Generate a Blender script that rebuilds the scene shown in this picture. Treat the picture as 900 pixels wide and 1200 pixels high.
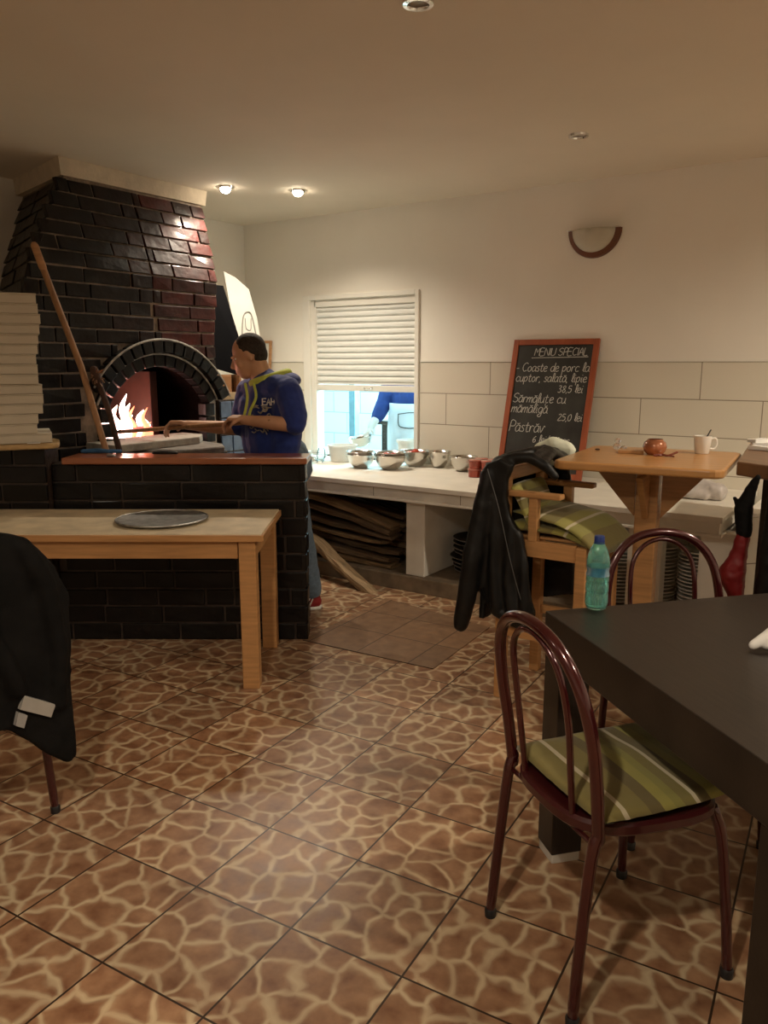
import bpy, bmesh, math, random
from math import pi, sin, cos, radians as RD
from mathutils import Vector as V, Matrix as M, noise
random.seed(7)
S = bpy.context.scene
for o in list(bpy.data.objects): bpy.data.objects.remove(o)
C = S.collection

# ------------------------------------------------------------------ camera, light, exposure
cd = bpy.data.cameras.new('camera'); cam = bpy.data.objects.new('camera', cd); C.objects.link(cam)
cd.sensor_fit = 'VERTICAL'; cd.sensor_height = 36; cd.lens = 36*922/1200; cd.clip_start = .05
cam.location = (0, 0, 1.45); cam.rotation_euler = (RD(90-10.7), 0, RD(34.2)); S.camera = cam
S.view_settings.view_transform = 'Standard'; S.view_settings.look = 'None'
S.view_settings.gamma = 1; S.view_settings.use_curve_mapping = False
S.view_settings.exposure = 1.18
w = bpy.data.worlds.new('world'); S.world = w; w.use_nodes = True
w.node_tree.nodes['Background'].inputs[0].default_value = (.9, .7, .5, 1)
w.node_tree.nodes['Background'].inputs[1].default_value = .02
WARM = (1, .87, .69); WARM2 = (1, .86, .67)
def lamp(kind, name, loc, power, col, size=.05, rot=(0, 0, 0), angle=150, blend=.8):
    l = bpy.data.lights.new(name, kind); l.energy = power; l.color = col
    if kind == 'AREA': l.shape = 'DISK'; l.size = size
    else: l.shadow_soft_size = size
    if kind == 'SPOT': l.spot_size = RD(angle); l.spot_blend = blend
    o = bpy.data.objects.new(name, l); o.location = loc; o.rotation_euler = rot; C.objects.link(o); return o
ZC = 2.59
LIT = [(-3.943, 3.946, 26, 1), (-3.616, 4.293, 36, 1)]            # seen burning
LIT_FILL = [(-.5, -.2, 50, 0), (1.3, 1.6, 30, 0), (.75, 3.6, 58, 0), (-2.6, -.6, 10, 0)] # unseen spots added for overall light, behind and right of the camera
OFF = [(-1.474, 2.364), (-1.589, 4.096)]
for x, y, p, s in LIT: lamp('SPOT', 'downlight_or_fill_lamp', (x, y, ZC-.06), p, WARM, .035, angle=140, blend=1)
for x, y, p, s in LIT_FILL: lamp('SPOT', 'downlight_or_fill_lamp', (x, y, ZC-.06), p, WARM2, .05, angle=168, blend=.6)  # fill lamps added out of view to brighten the room
lamp('AREA', 'kitchen_lamp', (-3.6, 6.9, 2.42), 150, (.50, .88, 1), .9)
lamp('POINT', 'fire_lamp', (-4.30, 3.24, 1.22), 1.3, (1, .36, .22), .07)

# ------------------------------------------------------------------ materials
MT = {}
def nd(nt, t, **k):
    n = nt.nodes.new(t)
    for a, b in k.items():
        if hasattr(n, a): setattr(n, a, b)
    return n
def base(name):
    m = bpy.data.materials.new(name); m.use_nodes = True; nt = m.node_tree
    return m, nt, nt.nodes['Principled BSDF']
def mat(name, col, rough=.5, metal=0, var=.12, scale=12, bump=0, bscale=60, coat=0, trans=0, ior=1.45, stretch=(1, 1, 1), emis=None, es=0, sheen=0, alpha=1, col2=None):
    if name in MT: return MT[name]
    m, nt, b = base(name); L = nt.links.new
    b.inputs['Roughness'].default_value = rough; b.inputs['Metallic'].default_value = metal
    b.inputs['Coat Weight'].default_value = coat; b.inputs['Coat Roughness'].default_value = .12
    b.inputs['Transmission Weight'].default_value = trans; b.inputs['IOR'].default_value = ior
    b.inputs['Sheen Weight'].default_value = sheen
    tc = nd(nt, 'ShaderNodeTexCoord'); mp = nd(nt, 'ShaderNodeMapping'); mp.inputs['Scale'].default_value = stretch
    L(tc.outputs['Object'], mp.inputs[0])
    n = nd(nt, 'ShaderNodeTexNoise'); n.inputs['Scale'].default_value = scale; n.inputs['Detail'].default_value = 5
    L(mp.outputs[0], n.inputs['Vector'])
    r = nd(nt, 'ShaderNodeValToRGB'); e = r.color_ramp.elements
    c2 = col2 or tuple(min(1, c*(1+var)) for c in col)
    e[0].position = .3; e[1].position = .7
    e[0].color = (*[c*(1-var) for c in col], 1); e[1].color = (*c2, 1)
    L(n.outputs[0], r.inputs[0]); L(r.outputs[0], b.inputs['Base Color'])
    if bump:
        n2 = nd(nt, 'ShaderNodeTexNoise'); n2.inputs['Scale'].default_value = bscale; n2.inputs['Detail'].default_value = 4
        L(mp.outputs[0], n2.inputs['Vector'])
        bp = nd(nt, 'ShaderNodeBump'); bp.inputs['Strength'].default_value = bump; bp.inputs['Distance'].default_value = .01
        L(n2.outputs[0], bp.inputs['Height']); L(bp.outputs[0], b.inputs['Normal'])
    if emis:
        b.inputs['Emission Color'].default_value = (*emis, 1); b.inputs['Emission Strength'].default_value = es
    MT[name] = m; return m
plaster = mat('plaster', (.84, .80, .72), .8, var=.02, scale=3, bump=.05, bscale=90)
ceilm = mat('ceiling_paint', (.74, .66, .54), .85, var=.03, scale=2, bump=.04, bscale=60)
white_paint = mat('white_paint', (.80, .77, .70), .45, var=.03, scale=5)
counter_white = mat('counter_white', (.84, .80, .71), .45, var=.07, scale=6, bump=.05)
wood = mat('oak', (.46, .235, .09), .42, var=.16, scale=6, stretch=(1, 1, 12), bump=.04, coat=.15)
woodx = mat('oak_long', (.46, .235, .09), .42, var=.16, scale=6, stretch=(1, 12, 12), bump=.04, coat=.15)
woody = mat('oak_top', (.50, .25, .085), .33, var=.12, scale=4, stretch=(1, 9, 1), coat=.25)
red_wood = mat('red_stained_wood', (.30, .095, .035), .28, var=.2, scale=5, stretch=(1, 14, 14), coat=.4)
frame_wood = mat('board_frame_wood', (.34, .085, .035), .45, var=.15, scale=6, stretch=(4, 4, 1))
dark_top = mat('black_brown_laminate', (.021, .015, .011), .38, var=.3, scale=8, stretch=(1, 12, 1), bump=.03, bscale=120)
tabletop_cream = mat('floury_tabletop', (.62, .51, .34), .6, var=.16, scale=9, bump=.04)
steel = mat('steel', (.62, .60, .56), .22, 1, var=.06)
zinc = mat('worn_metal', (.36, .35, .33), .4, .8, var=.35, scale=25, bump=.08)
chrome = mat('chrome', (.8, .8, .8), .1, 1, var=.02)
burg = mat('burgundy_enamel', (.050, .005, .006), .22, .35, var=.1, coat=.8)
burgseat = mat('burgundy_seat', (.042, .005, .006), .35, 0, var=.12, coat=.3)
blackcloth = mat('black_cloth', (.0045, .0042, .004), .8, var=.4, scale=20, bump=.2, bscale=25)
leather = mat('black_leather', (.006, .006, .006), .45, var=.3, scale=20, bump=.25, bscale=16)
greyv = mat('grey_velour', (.017, .016, .015), .85, var=.3, scale=15, sheen=.2, bump=.15, bscale=40)
black_plastic = mat('black_plastic', (.012, .012, .013), .4)
cardboard = mat('pale_cardboard', (.56, .50, .40), .75, var=.06, scale=9)
papr = mat('white_paper', (.78, .77, .74), .6, var=.03)
ceramic = mat('white_ceramic', (.80, .78, .72), .2, var=.02, coat=.4)
plastic_white = mat('white_plastic', (.80, .80, .76), .35, var=.03)
skin = mat('skin', (.55, .30, .18), .5, var=.12, scale=14)
skin2 = mat('gloved_skin', (.72, .66, .62), .5, var=.08)
hair = mat('dark_hair', (.030, .020, .014), .75, var=.5, scale=90, bump=.5, bscale=150)
bluef = mat('blue_fleece', (.014, .034, .20), .85, var=.15, scale=15, bump=.2, bscale=30, sheen=.2)
neon = mat('yellow_green_lining', (.50, .58, .10), .8, var=.1)
jeans = mat('blue_jeans', (.12, .17, .23), .85, var=.2, scale=50, bump=.1)
redshoe = mat('red_suede', (.22, .012, .015), .7, var=.2)
navy = mat('navy_shirt', (.012, .035, .17), .8, var=.15, bump=.15, bscale=30)
apron_m = mat('white_apron', (.62, .66, .72), .75, var=.04, bump=.15, bscale=12)
bark = mat('rough_firewood', (.15, .098, .055), .85, var=.45, scale=9, stretch=(1, 10, 10), bump=.5, bscale=18)
bark2 = mat('pale_firewood', (.27, .18, .095), .8, var=.35, scale=9, stretch=(1, 10, 10), bump=.4, bscale=18)
handle_wood = mat('pale_handle_wood', (.33, .17, .075), .5, var=.3, scale=8, stretch=(8, 8, 1))
charred = mat('charred_wood', (.06, .03, .02), .85, var=.5, scale=14, bump=.4)
stone = mat('hearth_stone', (.36, .33, .28), .8, var=.25, scale=14, bump=.4, bscale=40)
stone_d = mat('sooty_hearth_stone', (.17, .15, .13), .85, var=.35, scale=10, bump=.5, bscale=30)
soot = mat('soot', (.006, .004, .0035), .9, var=.5, scale=10, bump=.3)
concrete = mat('plinth_concrete', (.20, .15, .10), .85, var=.25, scale=12, bump=.2)
redsauce = mat('red_sauce_tub', (.33, .055, .030), .3, var=.3, scale=30, coat=.4)
tomato = mat('tomato', (.45, .06, .03), .35, var=.2, scale=30)
mint = mat('pale_mint_cloth', (.82, .88, .74), .8, var=.05, bump=.2, bscale=30)
chalk = mat('chalk', (.60, .60, .56), .9, var=.2, scale=200)
slate = mat('chalkboard_slate', (.030, .030, .026), .6, var=.5, scale=5, bump=.02)
copper = mat('brown_glass', (.36, .13, .06), .15, .2, var=.3, coat=.6)
crystal = mat('crystal', (.9, .9, .9), .05, 0, trans=.85, var=0)
glassm = mat('clear_glass', (.9, .95, .95), .05, 0, trans=.95, var=0)
bottle_m = mat('green_bottle_plastic', (.52, .96, .90), .06, 0, trans=.9, ior=1.33, var=.03)
liquid = mat('water_tinted', (.80, .99, .97), .02, 0, trans=.97, ior=1.33, var=0)
labelb = mat('blue_label', (.05, .25, .38), .4, var=.15, scale=60, trans=.5)
capb = mat('blue_cap', (.01, .03, .16), .4)
bluegrey = mat('blue_grey_glaze', (.10, .15, .24), .3, var=.3, coat=.4)
tanwood = mat('tan_crate_wood', (.42, .22, .10), .6, var=.2, scale=9, stretch=(1, 1, 6))
blacksheet = mat('black_sheet_metal', (.004, .004, .005), .7)
whitesheet = mat('worn_white_board', (.66, .64, .58), .5, var=.1, scale=4)
redbag = mat('red_nylon', (.16, .005, .007), .5, var=.15, bump=.2, bscale=20)
sconce_glass = mat('frosted_glass', (.52, .48, .38), .4, var=.06)
sconce_wood = mat('walnut_rim', (.14, .055, .026), .4, var=.15)
kitchen_tile = None
bulb = mat('lit_bulb', (1, 1, 1), .5, emis=(1, .86, .66), es=28)
bulboff = mat('unlit_bulb', (.30, .27, .22), .3)
flame_y = mat('flame_core', (1, .6, .3), .5, emis=(1, .62, .56), es=4.5)
flame_o = mat('flame_outer', (1, .3, .1), .5, emis=(1, .20, .10), es=1.6)
ember = mat('ember', (.5, .06, .03), .8, var=.5, scale=25, emis=(1, .10, .10), es=.9)
duct = mat('pale_felt_pad', (.5, .47, .42), .8)
blue_cloth = mat('blue_cloth', (.03, .10, .22), .8)

def brickmat():
    m, nt, b = base('glazed_brick'); L = nt.links.new
    at = nd(nt, 'ShaderNodeAttribute'); at.attribute_name = 'bc'
    tc = nd(nt, 'ShaderNodeTexCoord'); n = nd(nt, 'ShaderNodeTexNoise'); n.inputs['Scale'].default_value = 14; n.inputs['Detail'].default_value = 6
    L(tc.outputs['Object'], n.inputs['Vector'])
    mx = nd(nt, 'ShaderNodeMix'); mx.data_type = 'RGBA'; mx.blend_type = 'MULTIPLY'; mx.inputs['Factor'].default_value = .8
    rp = nd(nt, 'ShaderNodeValToRGB'); rp.color_ramp.elements[0].position = .3; rp.color_ramp.elements[0].color = (.5, .5, .5, 1); rp.color_ramp.elements[1].position = .7; rp.color_ramp.elements[1].color = (1.3, 1.3, 1.3, 1)
    L(n.outputs[0], rp.inputs[0]); L(at.outputs['Color'], mx.inputs['A']); L(rp.outputs[0], mx.inputs['B'])
    L(mx.outputs['Result'], b.inputs['Base Color'])
    b.inputs['Roughness'].default_value = .5; b.inputs['Coat Weight'].default_value = .22; b.inputs['Coat Roughness'].default_value = .13
    bp = nd(nt, 'ShaderNodeBump'); bp.inputs['Strength'].default_value = .5; bp.inputs['Distance'].default_value = .02; n2 = nd(nt, 'ShaderNodeTexNoise'); n2.inputs['Scale'].default_value = 12; n2.inputs['Detail'].default_value = 6
    L(tc.outputs['Object'], n2.inputs['Vector']); L(n2.outputs[0], bp.inputs['Height']); L(bp.outputs[0], b.inputs['Normal'])
    return m
brickm = brickmat()
brickm.node_tree.nodes['Principled BSDF'].inputs['Specular IOR Level'].default_value = .22
for k_, v_ in (('black_cloth', .2), ('black_sheet_metal', .08), ('black_leather', .35), ('soot', .05)): MT[k_].node_tree.nodes['Principled BSDF'].inputs['Specular IOR Level'].default_value = v_
mortar = mat('mortar', (.24, .185, .14), .45, var=.5, scale=14, bump=.5, bscale=50, coat=.5)
mortar_d = mat('dark_mortar', (.035, .022, .016), .5, var=.6, scale=14, bump=.5, bscale=50, coat=.3)

def floormat(name, w, origin, rot, cell, vein, ca, cb, cm, ms=.006, rough=.3, veins=True):
    m, nt, b = base(name); L = nt.links.new
    def math_(op, a, bb=None):
        n = nd(nt, 'ShaderNodeMath'); n.operation = op
        for i, x in enumerate((a, bb)):
            if x is None: continue
            if hasattr(x, 'links'): L(x, n.inputs[i])
            else: n.inputs[i].default_value = x
        return n.outputs[0]
    def vm(op, a, bb):
        n = nd(nt, 'ShaderNodeVectorMath'); n.operation = op
        for i, x in enumerate((a, bb)):
            if hasattr(x, 'links'): L(x, n.inputs[i])
            else: n.inputs[i].default_value = x
        return n.outputs[0]
    tc = nd(nt, 'ShaderNodeTexCoord'); mp = nd(nt, 'ShaderNodeMapping'); mp.vector_type = 'TEXTURE'
    mp.inputs['Location'].default_value = (*origin, 0); mp.inputs['Rotation'].default_value = (0, 0, RD(rot)); mp.inputs['Scale'].default_value = (w, w, w)
    L(tc.outputs['Object'], mp.inputs[0]); P = mp.outputs[0]
    fl = nd(nt, 'ShaderNodeVectorMath'); fl.operation = 'FLOOR'; L(P, fl.inputs[0]); T = fl.outputs[0]
    fr = vm('SUBTRACT', P, T); sx = nd(nt, 'ShaderNodeSeparateXYZ'); L(fr, sx.inputs[0])
    def edge(c): return math_('MINIMUM', c, math_('SUBTRACT', 1.0, c))
    ed = math_('MINIMUM', edge(sx.outputs[0]), edge(sx.outputs[1]))
    grout = math_('LESS_THAN', ed, ms/w)
    wn = nd(nt, 'ShaderNodeTexWhiteNoise'); L(T, wn.inputs['Vector'])
    Q = vm('ADD', P, vm('MULTIPLY', T, (7.31, 3.77, 0)))
    nz = nd(nt, 'ShaderNodeTexNoise'); nz.inputs['Scale'].default_value = 2.5; L(Q, nz.inputs['Vector'])
    Qd = vm('ADD', Q, vm('MULTIPLY', nz.outputs['Color'], (.35, .35, .35)))
    n3 = nd(nt, 'ShaderNodeTexNoise'); n3.inputs['Scale'].default_value = 5; n3.inputs['Detail'].default_value = 6; L(Q, n3.inputs['Vector'])
    ra = nd(nt, 'ShaderNodeValToRGB'); ra.color_ramp.elements[0].position = .3; ra.color_ramp.elements[0].color = (*ca, 1); ra.color_ramp.elements[1].position = .72; ra.color_ramp.elements[1].color = (*cb, 1)
    L(n3.outputs[0], ra.inputs[0]); col = ra.outputs[0]
    if veins:
        vo = nd(nt, 'ShaderNodeTexVoronoi'); vo.feature = 'DISTANCE_TO_EDGE'; vo.voronoi_dimensions = '2D'; vo.inputs['Scale'].default_value = cell; vo.inputs['Randomness'].default_value = .95
        L(Qd, vo.inputs['Vector'])
        rv = nd(nt, 'ShaderNodeValToRGB'); e = rv.color_ramp.elements
        e[0].position = .0; e[0].color = (1, 1, 1, 1); e[1].position = .17; e[1].color = (0, 0, 0, 1); x = e.new(.06); x.color = (.75, .75, .75, 1); x = e.new(.10); x.color = (.28, .28, .28, 1)
        L(vo.outputs['Distance'], rv.inputs[0]); n5 = nd(nt, 'ShaderNodeTexNoise'); n5.inputs['Scale'].default_value = 3.2; L(Qd, n5.inputs['Vector']); vmask = math_('MULTIPLY', rv.outputs[0], math_('MINIMUM', 1.0, math_('MULTIPLY', n5.outputs[0], 1.75)))
        mx = nd(nt, 'ShaderNodeMix'); mx.data_type = 'RGBA'; L(vmask, mx.inputs['Factor']); L(col, mx.inputs['A']); mx.inputs['B'].default_value = (*vein, 1); col = mx.outputs['Result']
    tv = nd(nt, 'ShaderNodeMix'); tv.data_type = 'RGBA'; tv.blend_type = 'MULTIPLY'; tv.inputs['Factor'].default_value = 1
    r2 = nd(nt, 'ShaderNodeValToRGB'); r2.color_ramp.elements[0].color = (.8, .8, .8, 1); r2.color_ramp.elements[1].color = (1.1, 1.08, 1.05, 1); L(wn.outputs[0], r2.inputs[0])
    L(col, tv.inputs['A']); L(r2.outputs[0], tv.inputs['B'])
    mg = nd(nt, 'ShaderNodeMix'); mg.data_type = 'RGBA'; L(grout, mg.inputs['Factor']); L(tv.outputs['Result'], mg.inputs['A']); mg.inputs['B'].default_value = (*cm, 1)
    L(mg.outputs['Result'], b.inputs['Base Color'])
    rr = nd(nt, 'ShaderNodeMapRange'); rr.inputs['To Min'].default_value = rough-.08; rr.inputs['To Max'].default_value = rough+.14; L(n3.outputs[0], rr.inputs['Value']); L(rr.outputs[0], b.inputs['Roughness'])
    bp = nd(nt, 'ShaderNodeBump'); bp.inputs['Strength'].default_value = .35; bp.inputs['Distance'].default_value = .004
    hh = math_('ADD', math_('MULTIPLY', n3.outputs[0], .4), math_('MULTIPLY', grout, -1.0)); L(hh, bp.inputs['Height']); L(bp.outputs[0], b.inputs['Normal'])
    return m
floorm = floormat('stone_pattern_floor_tiles', .33, (-1.881, 1.32), 4.1, 3.5, (.60, .47, .30), (.20, .088, .045), (.41, .235, .13), (.035, .02, .012), ms=.0028)
patchm = floormat('brown_patch_tiles', .30, (-2.56, 3.06), 3, 3, (.3, .2, .1), (.20, .11, .06), (.31, .185, .10), (.07, .04, .025), veins=False, rough=.42, ms=.003)
def tilemat(name, col, bw, bh, x0, z0, axis='xz', mort=(.30, .25, .18), ms=.003):
    m, nt, b = base(name); L = nt.links.new
    tc = nd(nt, 'ShaderNodeTexCoord'); sp = nd(nt, 'ShaderNodeSeparateXYZ'); L(tc.outputs['Object'], sp.inputs[0])
    cb = nd(nt, 'ShaderNodeCombineXYZ'); ix = {'x': 0, 'y': 1, 'z': 2}
    L(sp.outputs[ix[axis[0]]], cb.inputs[0]); L(sp.outputs[ix[axis[1]]], cb.inputs[1])
    mp = nd(nt, 'ShaderNodeMapping'); mp.inputs['Location'].default_value = (-x0, -z0, 0); L(cb.outputs[0], mp.inputs[0])
    br = nd(nt, 'ShaderNodeTexBrick'); br.inputs['Scale'].default_value = 1; br.inputs['Brick Width'].default_value = bw; br.inputs['Row Height'].default_value = bh
    br.inputs['Mortar Size'].default_value = ms; br.inputs['Mortar Smooth'].default_value = .1
    br.inputs['Color1'].default_value = (*col, 1); br.inputs['Color2'].default_value = (*[c*.97 for c in col], 1); br.inputs['Mortar'].default_value = (*mort, 1)
    L(mp.outputs[0], br.inputs['Vector']); L(br.outputs['Color'], b.inputs['Base Color'])
    b.inputs['Roughness'].default_value = .35
    bp = nd(nt, 'ShaderNodeBump'); bp.inputs['Strength'].default_value = .4; bp.inputs['Distance'].default_value = .004; bp.invert = True
    L(br.outputs['Fac'], bp.inputs['Height']); L(bp.outputs[0], b.inputs['Normal'])
    return m
walltile = tilemat('cream_wall_tiles', (.72, .67, .56), .71, .228, -2.55, .092)
ktile = tilemat('kitchen_wall_tiles', (.78, .84, .85), .40, .25, -3.9, .12, mort=(.25, .35, .4))
endtile = tilemat('cream_end_tiles', (.76, .72, .62), .30, .25, .05, -.05, axis='xz', mort=(.25, .2, .15))
def stripemat(name, cols, axis=0, freq=1):
    m, nt, b = base(name); L = nt.links.new
    tc = nd(nt, 'ShaderNodeTexCoord'); sp = nd(nt, 'ShaderNodeSeparateXYZ'); L(tc.outputs['Generated'], sp.inputs[0])
    n = nd(nt, 'ShaderNodeMath'); n.operation = 'MULTIPLY'; n.inputs[1].default_value = freq; L(sp.outputs[axis], n.inputs[0])
    f = nd(nt, 'ShaderNodeMath'); f.operation = 'FRACT'; L(n.outputs[0], f.inputs[0])
    r = nd(nt, 'ShaderNodeValToRGB'); r.color_ramp.interpolation = 'CONSTANT'; e = r.color_ramp.elements
    e[0].position = 0; e[0].color = (*cols[0][1], 1); e[1].position = cols[1][0]; e[1].color = (*cols[1][1], 1)
    for p, c in cols[2:]: x = e.new(p); x.color = (*c, 1)
    L(f.outputs[0], r.inputs[0]); L(r.outputs[0], b.inputs['Base Color']); b.inputs['Roughness'].default_value = .85; b.inputs['Sheen Weight'].default_value = .2
    nz = nd(nt, 'ShaderNodeTexNoise'); nz.inputs['Scale'].default_value = 14; L(tc.outputs['Object'], nz.inputs['Vector'])
    bp = nd(nt, 'ShaderNodeBump'); bp.inputs['Strength'].default_value = .4; bp.inputs['Distance'].default_value = .01; L(nz.outputs[0], bp.inputs['Height']); L(bp.outputs[0], b.inputs['Normal'])
    return m
G1 = (.19, .155, .045); G2 = (.29, .26, .06); G3 = (.50, .44, .30); G4 = (.13, .10, .035); G5 = (.24, .22, .055)
cushm = stripemat('striped_green_fabric', [(0, G1), (.16, G3), (.19, G1), (.33, G4), (.42, G2), (.50, G5), (.56, G1), (.64, G3), (.665, G4), (.74, G2), (.82, G5), (.9, G1)], axis=1)
cushm2 = stripemat('striped_olive_fabric', [(0, G2), (.2, G1), (.3, G3), (.33, G1), (.5, G2), (.62, G3), (.65, G5), (.8, G1)], axis=0)

# ------------------------------------------------------------------ mesh helpers
def obj(name, bm, m, parent=None, smooth=False, bev=0, seg=2):
    me = bpy.data.meshes.new(name); bm.normal_update(); bm.to_mesh(me); bm.free()
    o = bpy.data.objects.new(name, me); C.objects.link(o)
    for x in (m if isinstance(m, (list, tuple)) else [m]): me.materials.append(x)
    if parent: o.parent = parent
    if smooth:
        for p in me.polygons: p.use_smooth = True
        if smooth != 'all':
            try: me.set_sharp_from_angle(angle=RD(40))
            except Exception: pass
    if bev:
        md = o.modifiers.new('bevel', 'BEVEL'); md.width = bev; md.segments = seg; md.limit_method = 'ANGLE'; md.angle_limit = RD(40)
    return o
def thing(name, label, cat, loc=(0, 0, 0), rz=0, group=None, rot=None):
    o = bpy.data.objects.new(name, None); C.objects.link(o); o.empty_display_size = .1
    o.location = loc; o.rotation_euler = rot if rot else (0, 0, rz); o['label'] = label; o['category'] = cat
    if group: o['group'] = group
    return o
def tag(o, label, cat, group=None, kind=None):
    o['label'] = label; o['category'] = cat
    if group: o['group'] = group
    if kind: o['kind'] = kind
    return o
def struct(name, bm, m, **k):
    o = obj(name, bm, m, **k); o['kind'] = 'structure'; return o
def dup(root, loc=None, rot=None, label=None, group=None, scale=None):
    r = root.copy(); C.objects.link(r)
    if loc is not None: r.location = loc
    if rot is not None: r.rotation_euler = rot
    if label: r['label'] = label
    if group: r['group'] = group
    if scale: r.scale = scale
    for ch in list(root.children):
        c = ch.copy(); C.objects.link(c); c.parent = r
        for g in list(ch.children):
            d = g.copy(); C.objects.link(d); d.parent = c
    return r
def nb(): return bmesh.new()
def box(bm, x0, x1, y0, y1, z0, z1, mi=0, mtx=None):
    vs = [bm.verts.new((x, y, z)) for z in (z0, z1) for y in (y0, y1) for x in (x0, x1)]
    fs = []
    for f in ((0, 2, 3, 1), (4, 5, 7, 6), (0, 1, 5, 4), (2, 6, 7, 3), (0, 4, 6, 2), (1, 3, 7, 5)):
        q = bm.faces.new([vs[i] for i in f]); q.material_index = mi; fs.append(q)
    if mtx is not None:
        for v in vs: v.co = mtx @ v.co
    return vs, fs
def B(*a, **k): bm = nb(); box(bm, *a, **k); return bm
def prism(bm, pts, vec, mi=0):
    a = [bm.verts.new(p) for p in pts]; b_ = [bm.verts.new(V(p)+V(vec)) for p in pts]; n = len(pts)
    fs = [bm.faces.new(a[::-1]), bm.faces.new(b_)]
    for i in range(n): fs.append(bm.faces.new((a[i], a[(i+1) % n], b_[(i+1) % n], b_[i])))
    for f in fs: f.material_index = mi
    return bm
def fixn(bm): bmesh.ops.recalc_face_normals(bm, faces=bm.faces); return bm
def catmull(pts, n=6):
    P = [V(p) for p in pts]; P = [P[0]*2-P[1]]+P+[P[-1]*2-P[-2]]; out = []
    for i in range(1, len(P)-2):
        for k in range(n):
            t = k/n; a, b_, c, d = P[i-1:i+3]
            out.append(.5*((2*b_)+(c-a)*t+(2*a-5*b_+4*c-d)*t*t+(3*b_-a-3*c+d)*t**3))
    out.append(P[-2]); return out
def tube(bm, pts, r, seg=10, cap='round', closed=False, flat=1, mi=0):
    """sweep; r is a number or a list per point; flat squashes the second axis"""
    P = [V(p) for p in pts]; n = len(P); R = r if isinstance(r, (list, tuple)) else [r]*n
    if cap == 'round' and not closed:
        def capc(p, d, rad): return [(p+d*rad*sin(a), rad*cos(a)) for a in (RD(35), RD(62), RD(85))]
        d0 = (P[0]-P[1]).normalized(); d1 = (P[-1]-P[-2]).normalized()
        c0 = capc(P[0], d0, R[0])[::-1]; c1 = capc(P[-1], d1, R[-1])
        P = [c[0] for c in c0]+P+[c[0] for c in c1]; R = [c[1] for c in c0]+list(R)+[c[1] for c in c1]; n = len(P)
    t0 = (P[1]-P[0]).normalized(); up = V((0, 0, 1)) if abs(t0.z) < .9 else V((1, 0, 0))
    nx = t0.cross(up).normalized(); rings = []
    for i in range(n):
        t = (P[(i+1) % n]-P[i-1]) if closed else (P[min(i+1, n-1)]-P[max(i-1, 0)])
        t = t.normalized(); nx = (nx-t*nx.dot(t)).normalized(); ny = t.cross(nx)
        rings.append([bm.verts.new(P[i]+(nx*cos(2*pi*k/seg)+ny*sin(2*pi*k/seg)*flat)*R[i]) for k in range(seg)])
    for i in range(n if closed else n-1):
        a, b_ = rings[i], rings[(i+1) % n]
        for k in range(seg): f = bm.faces.new((a[k], a[(k+1) % seg], b_[(k+1) % seg], b_[k])); f.material_index = mi
    if not closed: bm.faces.new(rings[0][::-1]).material_index = mi; bm.faces.new(rings[-1]).material_index = mi
    return bm
def Tb(*a, **k): bm = nb(); tube(bm, *a, **k); return bm
def lathe(bm, prof, seg=32, at=(0, 0, 0), closed=False, mi=0):
    rings = []
    for r, z in prof:
        if r < 1e-5: rings.append([bm.verts.new((at[0], at[1], at[2]+z))])
        else: rings.append([bm.verts.new((at[0]+r*cos(2*pi*k/seg), at[1]+r*sin(2*pi*k/seg), at[2]+z)) for k in range(seg)])
    pr = list(zip(rings, rings[1:]))+([(rings[-1], rings[0])] if closed else [])
    for a, b_ in pr:
        for k in range(seg):
            k2 = (k+1) % seg
            if len(a) == 1 and len(b_) == 1: continue
            if len(a) == 1: f = bm.faces.new((a[0], b_[k2], b_[k]))
            elif len(b_) == 1: f = bm.faces.new((a[k], a[k2], b_[0]))
            else: f = bm.faces.new((a[k], a[k2], b_[k2], b_[k]))
            f.material_index = mi
    return bm
def Lt(*a, **k): bm = nb(); lathe(bm, *a, **k); return bm
def ell(bm, c, r, rot=None, seg=20):
    mtx = M.Translation(c) @ (rot.to_matrix().to_4x4() if rot else M.Identity(4)) @ M.Diagonal((*r, 1))
    bmesh.ops.create_uvsphere(bm, u_segments=seg, v_segments=seg//2+2, radius=1, matrix=mtx); return bm
def Eb(*a, **k): bm = nb(); ell(bm, *a, **k); return bm
def organic(name, bm, m, parent=None, vox=.012, smooth=6, disp=0, dscale=.12, dz=None):
    fixn(bm); o = obj(name, bm, m, parent)
    r = o.modifiers.new('remesh', 'REMESH'); r.mode = 'VOXEL'; r.voxel_size = vox; r.use_smooth_shade = True
    s = o.modifiers.new('smooth', 'SMOOTH'); s.factor = .5; s.iterations = smooth
    if disp:
        t = bpy.data.textures.new('folds', 'CLOUDS'); t.noise_scale = dscale; t.noise_depth = 2
        d = o.modifiers.new('folds', 'DISPLACE'); d.texture = t; d.strength = disp; d.mid_level = .5; d.texture_coords = 'LOCAL'
    return o
def limb(bm, *pr, seg=14):
    """chain of (x,y,z,r) as separate capsules, so the remesh fuses them"""
    for a, b_ in zip(pr, pr[1:]):
        pts = [V(a[:3]).lerp(V(b_[:3]), t) for t in (0, .5, 1)]
        tube(bm, pts, [a[3], (a[3]+b_[3])/2, b_[3]], seg=seg)
    return bm

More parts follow.
